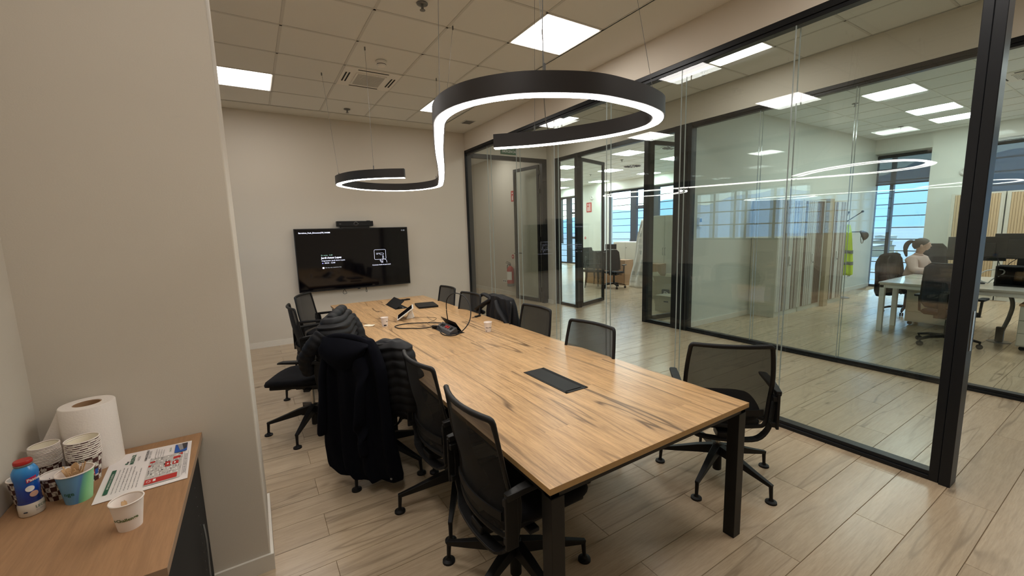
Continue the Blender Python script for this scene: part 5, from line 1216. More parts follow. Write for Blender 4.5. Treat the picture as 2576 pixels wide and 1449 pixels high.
safety_sign((5.597, 8.86, 2.50), 0.20, 0.26, 'red fire extinguisher sign high on the corridor wall', -1)
safety_sign((12.745, 13.95, 2.58), 0.32, 0.42, 'red fire sign on the white column in the far office', -1)
for loc, lab in (((5.597, 8.95, 1.0), 'small round red sticker above the fire extinguisher'), ((12.745, 14.2, 1.25), 'small round red call point on the far white column')):
    e = empty('round_sign', loc, label=lab, cat='sign'); MB().lathe([(0.055, 0), (0.055, 0.004), (0, 0.004)], 20).build('disc', M['redflat'], e, rot=(0, R(-90), 0)); MB().lathe([(0.02, 0.004), (0.02, 0.006), (0, 0.006)], 12).build('centre', M['whiteflat'], e, rot=(0, R(-90), 0))
def socket(loc, axis, lab, n=2):
    e = empty('wall_socket', loc, label=lab, cat='socket')
    for k in range(n):
        o_ = 0.085*k
        if axis == 'x': MB().box(-0.008, 0, o_, o_+0.08, 0, 0.08).build('socket_plate', M['white_pl'], e, bevel=0.002); MB().lathe([(0.022, 0), (0.022, 0.002), (0, 0.002)], 14).build('socket_hole', M['ink'], e, loc=(-0.008, o_+0.04, 0.04), rot=(0, R(-90), 0))
        else: MB().box(o_, o_+0.08, -0.008, 0, 0, 0.08).build('socket_plate', M['white_pl'], e, bevel=0.002); MB().lathe([(0.022, 0), (0.022, 0.002), (0, 0.002)], 14).build('socket_hole', M['ink'], e, loc=(o_+0.04, -0.008, 0.04), rot=(R(90), 0, 0))
socket((5.6, 9.22, 0.30), 'x', 'pair of white wall sockets left of the fire extinguisher', 3)
socket((11.9, 4.115, 0.32), 'y', 'white wall sockets below the yellow vest', 2)
e = empty('thermostat', (6.06, 4.10, 1.62), label='small white thermostat with dark screen on the pale office wall', cat='thermostat'); MB().box(0, 0.085, -0.015, 0.015, 0, 0.15).build('body', M['white_pl'], e, bevel=0.004); MB().box(0.015, 0.07, -0.0165, -0.014, 0.08, 0.135).build('display', M['screen'], e)
e = empty('wall_speaker', (12.89, 2.56, 2.62), label='round fitting on the white pillar beside the black post', cat='speaker'); MB().lathe([(0.08, 0), (0.08, 0.03), (0.055, 0.045), (0.03, 0.02), (0, 0.02)], 24).build('body', M['grid'], e, rot=(0, R(-90), 0), smooth=True, angle=40)
e = empty('wall_speaker', (12.745, 13.75, 2.98), label='round fitting on the far white column above the red sign', cat='speaker'); MB().lathe([(0.09, 0), (0.09, 0.03), (0.055, 0.045), (0.03, 0.02), (0, 0.02)], 24).build('body', M['grid'], e, rot=(0, R(-90), 0), smooth=True, angle=40)

# ------------------------------------------------------------------ tambour cabinets
slat_a = mat('tambour_slat_grey', srgb(176, 168, 156), 0.5); slat_b = mat('tambour_slat_brown', srgb(122, 104, 90), 0.5); slat_c = mat('tambour_slat_white', srgb(206, 204, 196), 0.5)
tan = mat('tambour_tan', srgb(196, 170, 134), 0.55)
def tambour(name, loc, w, d, h, label, facing, slats, group):
    """cabinet with its back along local +y, front at y = 0 looking to -y"""
    e = empty(name, loc, facing, label=label, cat='cabinet', group=group); B = M['offwhite']
    MB().box(0, 0.02, 0, d, 0, h).build('side_panel', B, e, bevel=0.002); MB().box(w-0.02, w, 0, d, 0, h).build('side_panel', B, e, bevel=0.002)
    MB().box(0.02, w-0.02, 0, d, h-0.03, h).build('top_panel', B, e, bevel=0.002); MB().box(0.02, w-0.02, 0.01, d, 0, 0.09).build('plinth', B, e)
    MB().box(0.02, w-0.02, d-0.01, d, 0.09, h-0.03).build('back_panel', B, e)
    MB().box(0.02, 0.055, -0.004, 0.02, 0.09, h-0.03).build('front_stile', B, e); MB().box(w-0.055, w-0.02, -0.004, 0.02, 0.09, h-0.03).build('front_stile', B, e)
    n = int((w-0.11)/0.036); sw = (w-0.11)/n
    for k in range(n):
        x = 0.055+k*sw; m = slats(k, n)
        MB().prism([(x+0.001, 0.006), (x+0.006, 0.0), (x+sw-0.006, 0.0), (x+sw-0.001, 0.006)], 0.09, h-0.03).build('tambour_slat', m, e)
    MB().box(w/2-0.015, w/2+0.015, -0.02, 0, 0.92, 1.06).build('handle', M['white_pl'], e, bevel=0.003); MB().lathe([(0.012, 0), (0.012, 0.006), (0, 0.006)], 12).build('lock', M['grey'], e, loc=(w/2, -0.02, 0.90), rot=(R(90), 0, 0))
    return e
rt = random.Random(5)
def mixed(k, n): return (slat_a, slat_b, slat_a, slat_c, slat_b)[int(rt.random()*5)] if abs(k-n/2) > 1.5 else slat_c
for x, w, l in ((7.66, 0.86, 'left tall striped tambour cabinet against the office wall'), (8.53, 0.86, 'middle tall striped tambour cabinet against the office wall'), (9.60, 0.80, 'right tall striped tambour cabinet, nearest the coat stand')):
    tambour('tambour_cabinet', (x, 3.665, 0), w, 0.44, 2.06, l, 0, mixed, 'striped tambour cabinets')
o = MB().box(9.40, 9.585, 3.60, 4.11, 0, 2.08).build('filler_board', M['card2'], bevel=0.002); tag(o, 'plain beige upright board between the middle and right striped cabinets', 'board')
for k, (y, l) in enumerate(((2.62, 'left tan tambour cabinet below the lowered blind'), (1.86, 'right tan tambour cabinet below the lowered blind'), (1.10, 'third tan tambour cabinet behind the monitors'))):
    tambour('tambour_cabinet', (12.44, y, 0), 0.74, 0.44, 2.14, l, R(-90), lambda k, n: tan, 'tan tambour cabinets')
# coat stand with vest
cs_ = empty('coat_stand', (10.78, 3.86, 0), label='slim metal coat stand beside the striped cabinets', cat='coat stand')
MB().lathe([(0.0, 0.0), (0.20, 0.0), (0.20, 0.008), (0.06, 0.025), (0.02, 0.05), (0.0, 0.05)], 28).build('base', M['grey'], cs_, smooth=True, angle=40)
MB().tube([(0, 0, 0.03), (0, 0, 1.78)], 0.014, 10).build('pole', M['plastic'], cs_)
for a, z in ((-80, 1.60), (5, 1.60), (-75, 1.42), (178, 1.60)):
    c_, s_ = cos(R(a)), sin(R(a)); ex_ = 0.15
    o = MB().tube([(0, 0, z), (0.10*c_, 0.10*s_, z+(0.08 if z > 1.5 else 0)), (0.30*c_, 0.30*s_, z+(0.24 if z > 1.5 else 0.0))], 0.009, 8).build('hook_arm', M['plastic'], cs_)
    MB().lathe([(0.0, -0.025), (0.022, -0.015), (0.027, 0.0), (0.022, 0.015), (0.0, 0.025)], 12, (0.30*c_, 0.30*s_, z+(0.24 if z > 1.5 else 0.0))).build('knob', M['plastic'], o, smooth=True)
vs = empty('safety_vest', (0, 0, 0), label='yellow high-visibility jacket with grey bands on the coat stand', cat='vest')
vb_ = coat('jacket_body', '', M['hivis'], (10.80, 3.77), (0.2, -0.98), [(1.58, -0.03, 0.02, 0.02, 0), (1.50, -0.07, 0.04, 0.04, 0), (1.40, -0.12, 0.06, 0.06, 0), (1.0, -0.14, 0.10, 0.07, 0), (0.75, -0.15, 0.12, 0.08, 0), (0.52, -0.12, 0.13, 0.07, 0), (0.50, -0.06, 0.09, 0.03, 0)], 31, folds=3, amp=0.012); vb_.parent = vs
for z, w in ((1.0, 0.135), (0.76, 0.15)):
    q = coat('reflective_band', '', M['reflective'], (10.80, 3.77), (0.2, -0.98), [(z+0.035, -w-0.010, w-0.030, 0.082, 0), (z, -w-0.011, w-0.028, 0.084, 0), (z-0.035, -w-0.012, w-0.026, 0.085, 0)], 31, folds=3, amp=0.012, sub=0); q.parent = vs
wedge('sleeve', M['hivis'], [(10.75, 3.88, 1.34), (10.72, 3.93, 1.1), (10.70, 3.95, 0.8), (10.70, 3.94, 0.5)], [0.06, 0.07, 0.065, 0.06], vs)
hb_ = empty('hat', (10.84, 3.555, 1.33), label='black mesh cap hanging from a hook beside the yellow jacket', cat='hat')
MB().grid(lambda u, v: (0.10*cos(pi*2*u)*sin(pi/2*v), 0.10*sin(2*pi*u)*sin(pi/2*v), 0.12*cos(pi/2*v)), 20, 8).build('crown', M['blackmatt'], hb_, rot=(R(70), 0, R(20)), smooth=True, solid=0.004)
MB().tube([(0.08*cos(t), -0.02, -0.02+0.13*sin(t)) for t in [2*pi*k/20 for k in range(20)]], 0.008, 6, close=True).build('strap', M['grey'], hb_)

# ------------------------------------------------------------------ right-hand office desks
dk = empty('office_desk', (8.75, 0.65, 0), label='long white office bench desk with square legs in the right-hand office', cat='desk')
def d3(mb, x0, x1, y0, y1, z0, z1): return mb.box(x0-8.75, x1-8.75, y0-0.65, y1-0.65, z0, z1)
dtop = mat('desk_top_laminate', srgb(206, 200, 188), 0.22, coat=0.3)
for y0, y1 in ((0.72, 2.32), (-0.90, 0.715)):
    for x0, x1 in ((7.85, 8.66), (8.70, 9.50)): m = MB(); d3(m, x0, x1, y0, y1, 0.715, 0.74); m.build('desktop', dtop, dk, bevel=0.001)
for x in (7.87, 9.42):
    for y in (2.25, 0.68, -0.85): m = MB(); d3(m, x, x+.06, y, y+.06, 0.0, 0.70); m.build('leg', M['white_pl'], dk, bevel=0.003)
m = MB(); d3(m, 8.42, 8.48, 2.25, 2.31, 0, 0.70); m.build('leg', M['white_pl'], dk, bevel=0.003)
m = MB(); d3(m, 7.87, 9.48, 2.26, 2.31, 0.655, 0.715); d3(m, 7.88, 7.93, -0.85, 2.3, 0.655, 0.715); d3(m, 9.42, 9.47, -0.85, 2.3, 0.655, 0.715); m.build('desk_frame', M['white_pl'], dk, bevel=0.003)
def pedestal(x, y, w, d, h, label, top, rot=0):
    e = empty('drawer_pedestal', (x, y, 0), rot, label=label, cat='cabinet', group=None)
    MB().box(-w/2, w/2, -d/2, d/2, 0.06, h).build('body', M['offwhite'], e, bevel=0.003)
    MB().box(-w/2-0.01, w/2+0.01, -d/2-0.01, d/2+0.01, h, h+0.025).build('top', top, e, bevel=0.003)
    for k in range(3):
        z0 = 0.075+k*(h-0.09)/3; dr = MB().box(-w/2+0.006, w/2-0.006, -d/2-0.014, -d/2, z0, z0+(h-0.11)/3).build('drawer', M['offwhite'], e, bevel=0.002)
        MB().box(-0.06, 0.06, -d/2-0.024, -d/2-0.013, z0+0.13, z0+0.142).build('handle', M['grey'], dr)
    for sx in (-1, 1):
        for sy in (-1, 1): MB().lathe([(0.0, -0.012), (0.028, -0.012), (0.028, 0.012), (0.0, 0.012)], 14).build('caster', M['blackmatt'], e, loc=(sx*(w/2-0.05), sy*(d/2-0.06), 0.030), rot=(R(90), 0, 0))
pedestal(8.85, 1.92, 0.55, 0.42, 0.55, 'white drawer pedestal on casters under the office desk, left end', M['offwhite'], R(-90))
pedestal(8.12, 0.68, 0.55, 0.52, 0.56, 'white drawer pedestal with dark cushion top at the right picture edge', M['card'], R(-90))
# monitors seen from behind on arms
def monitor(x, y, z, w, h, rz, label, stand=True, base_z=0.74):
    e = empty('computer_monitor', (x, y, z), rz, label=label, cat='monitor')
    MB().box(-w/2, w/2, -0.012, 0.012, 0, h).build('housing', M['plastic'], e, bevel=0.004); MB().box(-w/2+0.1, w/2-0.1, 0.012, 0.04, 0.06, h-0.08).build('rear_bulge', M['plastic'], e, bevel=0.01)
    MB().box(-w/2+0.012, w/2-0.012, -0.0135, -0.0118, 0.015, h-0.012).build('screen', M['screen'], e)
    MB().box(-0.035, 0.035, 0.02, 0.05, base_z-z+0.01, h*0.5).build('stand_neck', M['plastic'], e, bevel=0.004)
    MB().prism(rrect(-0.12, 0.12, -0.08, 0.12, 0.03), base_z-z, base_z-z+0.012).build('stand_foot', M['plastic'], e)
    return e
monitor(8.56, 1.50, 1.05, 0.56, 0.33, R(100), 'left black monitor seen from behind on the office desk')
monitor(8.62, 1.08, 1.08, 0.56, 0.34, R(80), 'right black monitor seen from behind, its pale screen edge catching light')
monitor(8.95, 0.72, 1.02, 0.60, 0.12, R(92), 'low black monitor at the right picture edge on the office desk')
mt_ = empty('desk_organizer', (8.45, 0.84, 0.74), label='black metal desk shelf full of papers at the right picture edge', cat='shelf')
for z in (0.0, 0.13, 0.25): MB().box(-0.15, 0.15, -0.42, 0.42, z, z+0.012).build('shelf_board', M['blackmatt'], mt_)
for y in (-0.42, 0.405): MB().box(-0.15, 0.15, y, y+0.015, 0, 0.26).build('side', M['blackmatt'], mt_)
MB().box(0.13, 0.15, -0.42, 0.42, 0, 0.26).build('back', M['blackmatt'], mt_)
for k in range(4):
    p_ = MB().box(-0.11, 0.10, -0.14, 0.14, 0, 0.004).build('paper_sheet', M['paper'], loc=(8.45, 0.86-0.02*k, 0.883+0.0045*k), rot=(0, 0, 0.1*k)); tag(p_, 'white paper sheet on the black desk shelf', 'paper', 'papers on the desk shelf')
bx = MB().tube(catmull([(8.40, 1.33, 0.76), (8.40, 1.40, 0.80), (8.42, 1.42, 0.86), (8.42, 1.35, 0.93), (8.42, 1.22, 0.95), (8.40, 1.20, 0.90), (8.40, 1.28, 0.83), (8.40, 1.33, 0.76)], 6), 0.008, 8).build('white_cable', M['white_pl'], smooth=True); tag(bx, 'loop of thick white cable by the monitors', 'cable')
for k, (pts) in enumerate(([(8.55, 1.50, 1.1), (8.52, 1.42, 0.9), (8.52, 1.48, 0.75)], [(8.58, 1.3, 1.1), (8.5, 1.25, 0.95), (8.55, 1.3, 0.75)], [(8.6, 1.1, 1.12), (8.52, 1.2, 0.97), (8.56, 1.12, 0.75)])):
    o = MB().tube(catmull(pts, 6), 0.004, 6).build('monitor_cable', M['plastic'], smooth=True); tag(o, 'thin black cable hanging behind the two monitors', 'cable', 'monitor cables')
cg = empty('cable_guide', (8.30, 1.15, 0), label='grey flexible cable guide from the desk down to a floor plate', cat='cable guide')
MB().lathe([(0.11, 0), (0.11, 0.006), (0, 0.008)], 20).build('floor_plate', M['grey'], cg)
MB().tube(catmull([(-0.12, 0.12, 0.70), (-0.10, 0.04, 0.70), (-0.06, -0.04, 0.66), (-0.03, -0.08, 0.52), (0.0, -0.06, 0.34), (0, -0.02, 0.16), (0, 0, 0.01)], 8), 0.022, 10).build('guide_tube', M['grey'], cg, smooth=True)
MB().box(-0.035, 0.035, -0.035, 0.035, 0.01, 0.2).build('socket_block', M['plastic'], cg, bevel=0.004)
def task_chair(x, y, rz, label, back_h=0.62, arms=True, group=None, mesh_m=None, head=False, seat_z=0.46):
    e = empty('task_chair', (x, y, 0), rz, label=label, cat='chair', group=group); P = M['plastic']
    for k in range(5):
        a = 2*pi*k/5+0.3; c, s = cos(a), sin(a)
        lg = MB().bar([(0.03*c, 0.03*s, 0.13), (0.2*c, 0.2*s, 0.115), (0.31*c, 0.31*s, 0.085)], [0.05, 0.04, 0.03], [0.04, 0.032, 0.025]).tube([(0.30*c, 0.30*s, 0.085), (0.30*c, 0.30*s, 0.055)], 0.01, 6).build('leg', P, e, bevel=0.004)
        for q in (-1, 1): MB().lathe([(0.0, -0.009), (0.028, -0.009), (0.031, 0), (0.028, 0.009), (0.0, 0.009)], 14).build('caster', M['blackmatt'], lg, loc=(0.30*c+q*0.014*s, 0.30*s-q*0.014*c, 0.031), rot=(R(90), 0, a), smooth=True)
    MB().tube([(0, 0, 0.1), (0, 0, seat_z-0.08)], [0.028, 0.022], 12).build('gas_column', P, e, smooth=True)
    MB().box(-0.11, 0.11, -0.12, 0.10, seat_z-0.10, seat_z-0.05).tube([(0.1, 0.0, seat_z-0.08), (0.22, 0.02, seat_z-0.09)], 0.008, 6).build('mechanism', P, e, bevel=0.008)
    rings = []
    for sc, dz in ((0.0, 0.0), (0.8, 0.003), (0.97, -0.008), (1.0, -0.03), (0.93, -0.05), (0.0, -0.05)):
        ring = []
        for k in range(32):
            a = 2*pi*k/32; n_s = 3.5; q = (abs(cos(a))**n_s+abs(sin(a))**n_s)**(-1/n_s); yy = q*sin(a)*0.24*sc
            ring.append((q*cos(a)*0.25*sc, 0.03+yy, seat_z+dz-0.02*max(0, yy-0.1)/0.14))
        rings.append(ring)
    MB().loft(rings).build('seat', M['fabric'], e, smooth=True)
    z0, z1 = seat_z+0.05, seat_z+back_h
    def bw(v): return 0.235-0.035*v**2-0.05*max(0, 0.12-v)/0.12-0.05*max(0, v-0.93)/0.07
    def bp(u, v, o_=0): return ((2*u-1)*bw(v), -0.21-0.07*v+0.06*(2*u-1)**2-0.03*sin(pi*v)*0+o_, z0+(z1-z0)*v)
    MB().grid(bp, 12, 14).build('backrest', mesh_m or M['fabric'], e, smooth=True, solid=0.012)
    edge = [bp(0, v/10) for v in range(11)]+[bp(u/6, 1) for u in range(1, 6)]+[bp(1, 1-v/10) for v in range(11)]+[bp(1-u/6, 0) for u in range(1, 6)]
    MB().tube(edge, 0.013, 8, close=True).build('back_frame', P, e, smooth=True)
    MB().bar(catmull([(0, -0.05, seat_z-0.07), (0, -0.22, seat_z-0.07), (0, -0.265, seat_z+0.05), (0, -0.27, seat_z+0.25)], 4), 0.07, 0.02, up=(0, 1, 0.01)).build('back_spine', P, e, bevel=0.004)
    if head: MB().grid(lambda u, v: ((2*u-1)*0.15, -0.27+0.04*(2*u-1)**2, z1+0.02+0.14*v), 8, 5).build('headrest', M['fabric'], e, smooth=True, solid=0.03)
    if arms:
        for s in (-1, 1):
            ap = MB().bar([(s*0.20, -0.02, seat_z-0.05), (s*0.275, -0.02, seat_z-0.03), (s*0.285, -0.02, seat_z+0.17)], 0.045, 0.02, up=(1, 0, 0.3)).build('armrest_post', P, e, bevel=0.005)
            MB().prism([(q[0]+s*0.285, q[1]) for q in rrect(-0.035, 0.035, -0.12, 0.12, 0.02)], seat_z+0.17, seat_z+0.195).build('armrest', P, ap, bevel=0.004)
    return e
task_chair(7.56, 1.50, R(-92), 'black office chair in front of the desk, cut by the black door post', back_h=0.62, seat_z=0.46)
task_chair(10.55, 2.30, R(130), 'black high-backed office chair behind the seated woman', back_h=0.72)
woman_chair = task_chair(9.66, 2.46, R(170), 'black office chair the woman sits on, draped with a dark coat', back_h=0.55)
cw = empty('dark_coat', (0, 0, 0), label='dark coat draped over the back of the woman\'s chair', cat='coat')
q = coat('coat_body', '', M['wool'], (9.72, 2.74), (0.985, -0.17), [(1.06, -0.18, 0.18, 0.03, 0), (1.03, -0.24, 0.24, 0.08, 0), (0.90, -0.26, 0.26, 0.11, 0.02), (0.65, -0.27, 0.27, 0.10, 0.02), (0.40, -0.26, 0.26, 0.10, 0.02), (0.28, -0.2, 0.24, 0.06, 0.02)], 41, folds=4, amp=0.02); q.parent = cw

# ------------------------------------------------------------------ seated woman
def skin_body(name, verts, edges, m, parent=None, sub=2, root=0):
    me = bpy.data.meshes.new(name); me.from_pydata([v[0] for v in verts], edges, []); me.materials.append(m)
    o = bpy.data.objects.new(name, me); COL.objects.link(o)
    sk = o.modifiers.new('skin', 'SKIN'); sk.use_smooth_shade = True
    if not me.skin_vertices: me.skin_vertices.new()
    for i, v in enumerate(verts):
        r_ = v[1]; me.skin_vertices[0].data[i].radius = (r_, r_) if not isinstance(r_, tuple) else r_
        me.skin_vertices[0].data[i].use_root = (i == root)
    ss = o.modifiers.new('sub', 'SUBSURF'); ss.levels = sub; ss.render_levels = sub
    if parent: o.parent = parent
    return o
wo = empty('person', (9.66, 2.40, 0), R(170), label='seated woman in a pale pink sweatshirt with a dark ponytail, hands on the desk', cat='person')
# local: +y is where she looks, z up; seat at z .47
V = []; Ed = []
def vadd(p, r_, link=None):
    V.append((p, r_)); i = len(V)-1
    if link is not None: Ed.append((link, i))
    return i
pel = vadd((0, 0.0, 0.56), 0.135)
ab = vadd((0, 0.01, 0.70), 0.115, pel); chs = vadd((0, 0.03, 0.86), 0.125, ab); ush = vadd((0, 0.035, 0.985), 0.085, chs)
nk = vadd((0, 0.045, 1.05), 0.050, ush); nk2 = vadd((0, 0.055, 1.09), 0.048, nk); hd1 = vadd((0, 0.080, 1.14), 0.070, nk2); hd2 = vadd((0, 0.070, 1.22), 0.096, hd1); hd3 = vadd((0, 0.062, 1.275), 0.070, hd2)
for s in (-1, 1):
    hip = vadd((s*0.09, 0.08, 0.53), 0.095, pel); kn = vadd((s*0.11, 0.42, 0.53), 0.068, hip); ank = vadd((s*0.11, 0.40, 0.12), 0.042, kn); toe = vadd((s*0.11, 0.53, 0.045), 0.038, ank)
    shd = vadd((s*0.155, 0.035, 0.975), 0.062, ush); el = vadd((s*0.215, 0.12, 0.775), 0.046, shd); HX = 0.15; wr = vadd((s*0.11+HX*.85, 0.38, 0.785), 0.030, el); pm_ = vadd((s*0.10+HX, 0.445, 0.775), (0.034, 0.018), wr)
    for k in range(4):
        ox = (k-1.5)*0.019; L_ = (0.058, 0.068, 0.064, 0.050)[k]
        a1 = vadd((s*0.10+HX+ox, 0.480, 0.776), 0.009, pm_); a2 = vadd((s*0.10+HX+ox*1.1, 0.480+L_*.6, 0.779), 0.008, a1); vadd((s*0.10+HX+ox*1.1, 0.480+L_, 0.762), 0.007, a2)
    t1 = vadd((s*0.10+HX-s*0.035, 0.435, 0.772), 0.010, pm_); t2 = vadd((s*0.10+HX-s*0.055, 0.465, 0.768), 0.009, t1); vadd((s*0.10+HX-s*0.06, 0.49, 0.764), 0.007, t2)
skin_body('body', V, Ed, M['skin'], wo)
def turn(o):
    o.matrix_local = Matrix.Translation((0, 0.075, 1.32)) @ Matrix.Rotation(R(24), 4, 'Z') @ Matrix.Scale(1.14, 4) @ Matrix.Translation((0, -0.075, -1.325)) @ o.matrix_basis
_before = set(bpy.data.objects)
# face: jaw, nose, eyes, ears, mouth as head details
MB().lathe([(0.0, -0.055), (0.03, -0.05), (0.052, -0.02), (0.060, 0.02), (0.055, 0.06), (0.0, 0.09)], 20).build('face', M['skin'], wo, loc=(0, 0.115, 1.205), smooth=True)
MB().tube([(0, 0.166, 1.235), (0, 0.178, 1.210), (0, 0.170, 1.200)], [0.006, 0.009, 0.007], 8).build('nose', M['skin'], wo, smooth=True)
for s in (-1, 1):
    MB().lathe([(0, -0.008), (0.006, -0.006), (0.009, 0), (0.006, 0.006), (0, 0.008)], 10).build('eye', M['whiteflat'], wo, loc=(s*0.026, 0.160, 1.232), smooth=True)
    MB().lathe([(0, -0.003), (0.004, 0), (0, 0.003)], 8).build('pupil', M['blackmatt'], wo, loc=(s*0.026, 0.168, 1.232))
    MB().bar([(s*0.014, 0.167, 1.248), (s*0.028, 0.166, 1.252), (s*0.040, 0.155, 1.247)], 0.004, 0.003).build('eyebrow', M['hair'], wo)
    MB().lathe([(0, -0.03), (0.010, -0.022), (0.016, 0.0), (0.014, 0.018), (0, 0.028)], 12).build('ear', M['skin'], wo, loc=(s*0.084, 0.075, 1.215), smooth=True)
MB().bar([(-0.022, 0.163, 1.176), (0, 0.171, 1.177), (0.022, 0.163, 1.176)], 0.005, 0.005).build('mouth', M['lips'], wo)
# hair cap and ponytail
def hairf(u, v):
    a = 2*pi*u; t = pi*0.62*v
    back = (1-cos(a-pi/2))/2   # 1 at the back (-y)
    t = t*(0.50+0.78*back**0.8)
    rx, ry, rz_ = 0.084, 0.098, 0.092
    return (rx*cos(a)*sin(t), 0.072+ry*sin(a)*sin(t), 1.238+rz_*cos(t))
MB().grid(hairf, 28, 14, closeu=True).build('hair', M['hair'], wo, smooth=True, solid=0.008)
wedge('ponytail', M['hair'], [(0, 0.0, 1.265), (0, -0.045, 1.28), (0, -0.085, 1.235), (0.01, -0.095, 1.15), (0.01, -0.075, 1.05)], [0.018, 0.030, 0.034, 0.030, 0.012], wo)
for o_ in set(bpy.data.objects)-_before: turn(o_)
# sweatshirt: torso and sleeves as one surface
V = []; Ed = []
pe = vadd((0, 0.0, 0.58), 0.160); ab = vadd((0, 0.01, 0.72), 0.150, pe); cs1 = vadd((0, 0.035, 0.87), 0.150, ab); us = vadd((0, 0.037, 0.98), 0.105, cs1); vadd((0, 0.048, 1.035), 0.062, us)
for s in (-1, 1):
    a = vadd((s*0.16, 0.035, 0.965), 0.082, us); b = vadd((s*0.235, 0.11, 0.785), 0.074, a); c = vadd((s*0.16+0.07, 0.27, 0.790), 0.056, b); vadd((s*0.11+0.125, 0.365, 0.790), 0.042, c)
skin_body('sweatshirt', V, Ed, M['sweater'], wo)
MB().tube([(0.058*cos(t), 0.052+0.052*sin(t), 1.055-0.012*sin(t)) for t in [2*pi*k/20 for k in range(20)]], 0.010, 8, close=True).build('collar', M['sweater'], wo, smooth=True)
V = []; Ed = []
pe = vadd((0, 0.0, 0.545), 0.155)
for s in (-1, 1):
    h_ = vadd((s*0.09, 0.09, 0.535), 0.108, pe); k1 = vadd((s*0.11, 0.42, 0.53), 0.080, h_); vadd((s*0.11, 0.41, 0.30), 0.068, k1); vadd((s*0.11, 0.40, 0.14), 0.060, len(V)-1)
skin_body('trousers', V, Ed, M['trousers'], wo)
for s in (-1, 1): MB().loft([[(s*0.11+0.045*cos(a)*w, 0.36+l+0.02, z) for a in [0]]+[(s*0.11+0.045*w*cos(2*pi*k/12), 0.44+0.10*sin(2*pi*k/12)*1.0, z) for k in range(12)] for z, w, l in ((0.0, 1.0, 0), (0.03, 1.05, 0), (0.065, 0.8, 0), (0.08, 0.5, 0))]).build('shoe', M['blackmatt'], wo, smooth=True)

# ------------------------------------------------------------------ far office: cabinets, chairs, boxes
wc = empty('white_cupboard', (8.62, 6.28, 0), label='tall white two-door cupboard in the far office', cat='cabinet')
MB().box(0, 0.42, 0, 0.88, 0, 1.92).build('carcass', M['offwhite'], wc, bevel=0.003)
for y in (0.005, 0.443):
    d_ = MB().box(-0.018, 0, y, y+0.432, 0.07, 1.90).build('door', M['offwhite'], wc, bevel=0.002)
    MB().tube([(-0.018, y+(0.40 if y < .1 else 0.03), 0.95), (-0.045, y+(0.40 if y < .1 else 0.03), 0.96), (-0.045, y+(0.40 if y < .1 else 0.03), 1.12), (-0.018, y+(0.40 if y < .1 else 0.03), 1.13)], 0.006, 6).build('handle', M['grey'], d_)
sl_ = empty('narrow_cupboard', (8.80, 7.17, 0), label='narrow pale cupboard beside the tall white cupboard', cat='cabinet'); MB().box(0, 0.4, 0, 0.35, 0, 1.78).build('carcass', M['offwhite'], sl_, bevel=0.003); MB().box(-0.016, 0, 0.004, 0.346, 0.07, 1.76).build('door', M['offwhite'], sl_, bevel=0.002)
lc = empty('low_cabinet', (9.6, 8.9, 0), label='low pale cabinet below the window behind the office chair', cat='cabinet'); MB().box(0, 0.45, -0.5, 0.5, 0, 1.22).build('carcass', M['wall_white'], lc, bevel=0.003); MB().box(-0.016, 0, -0.49, -0.003, 0.07, 1.2).build('door', M['offwhite'], lc, bevel=0.002); MB().box(-0.016, 0, 0.003, 0.49, 0.07, 1.2).build('door', M['offwhite'], lc, bevel=0.002); MB().lathe([(0.012, 0), (0.012, 0.01), (0, 0.01)], 10).build('lock', M['grey'], lc, loc=(-0.016, -0.04, 1.05), rot=(0, R(-90), 0))
def camo():
    m, nt, b = newmat('patchwork_cloth'); tc = N(nt, 'ShaderNodeTexCoord'); br = N(nt, 'ShaderNodeTexBrick', Scale=1.0)
    br.inputs['Color1'].default_value = col4(srgb(226, 222, 212)); br.inputs['Color2'].default_value = col4(srgb(124, 128, 124)); br.inputs['Mortar'].default_value = col4(srgb(206, 202, 192))
    br.inputs['Brick Width'].default_value = 0.16; br.inputs['Row Height'].default_value = 0.11; br.inputs['Mortar Size'].default_value = 0.03; br.inputs['Bias'].default_value = -0.1
    mp_ = N(nt, 'ShaderNodeMapping'); mp_.inputs['Rotation'].default_value = (R(90), R(8), R(90)); nt.links.new(tc.outputs['Object'], mp_.inputs[0]); nt.links.new(mp_.outputs[0], br.inputs['Vector'])
    nt.links.new(br.outputs['Color'], b.inputs['Base Color']); b.inputs['Roughness'].default_value = 0.8; return m
cm = empty('covered_board', (8.93, 7.85, 0), label='tall leaning board wrapped in grey and white patchwork cloth', cat='board')
MB().grid(lambda u, v: (0.03*sin(u*14+v*3)+0.16*v-0.10*(1-v)*sin(pi*u), 0.31*(1-0.62*v)*(2*u-1)-0.10*v+0.02*sin(v*11), 1.90*v-0.05*v*abs(2*u-1)), 26, 30).build('cloth', camo(), cm, smooth=True, solid=0.01)
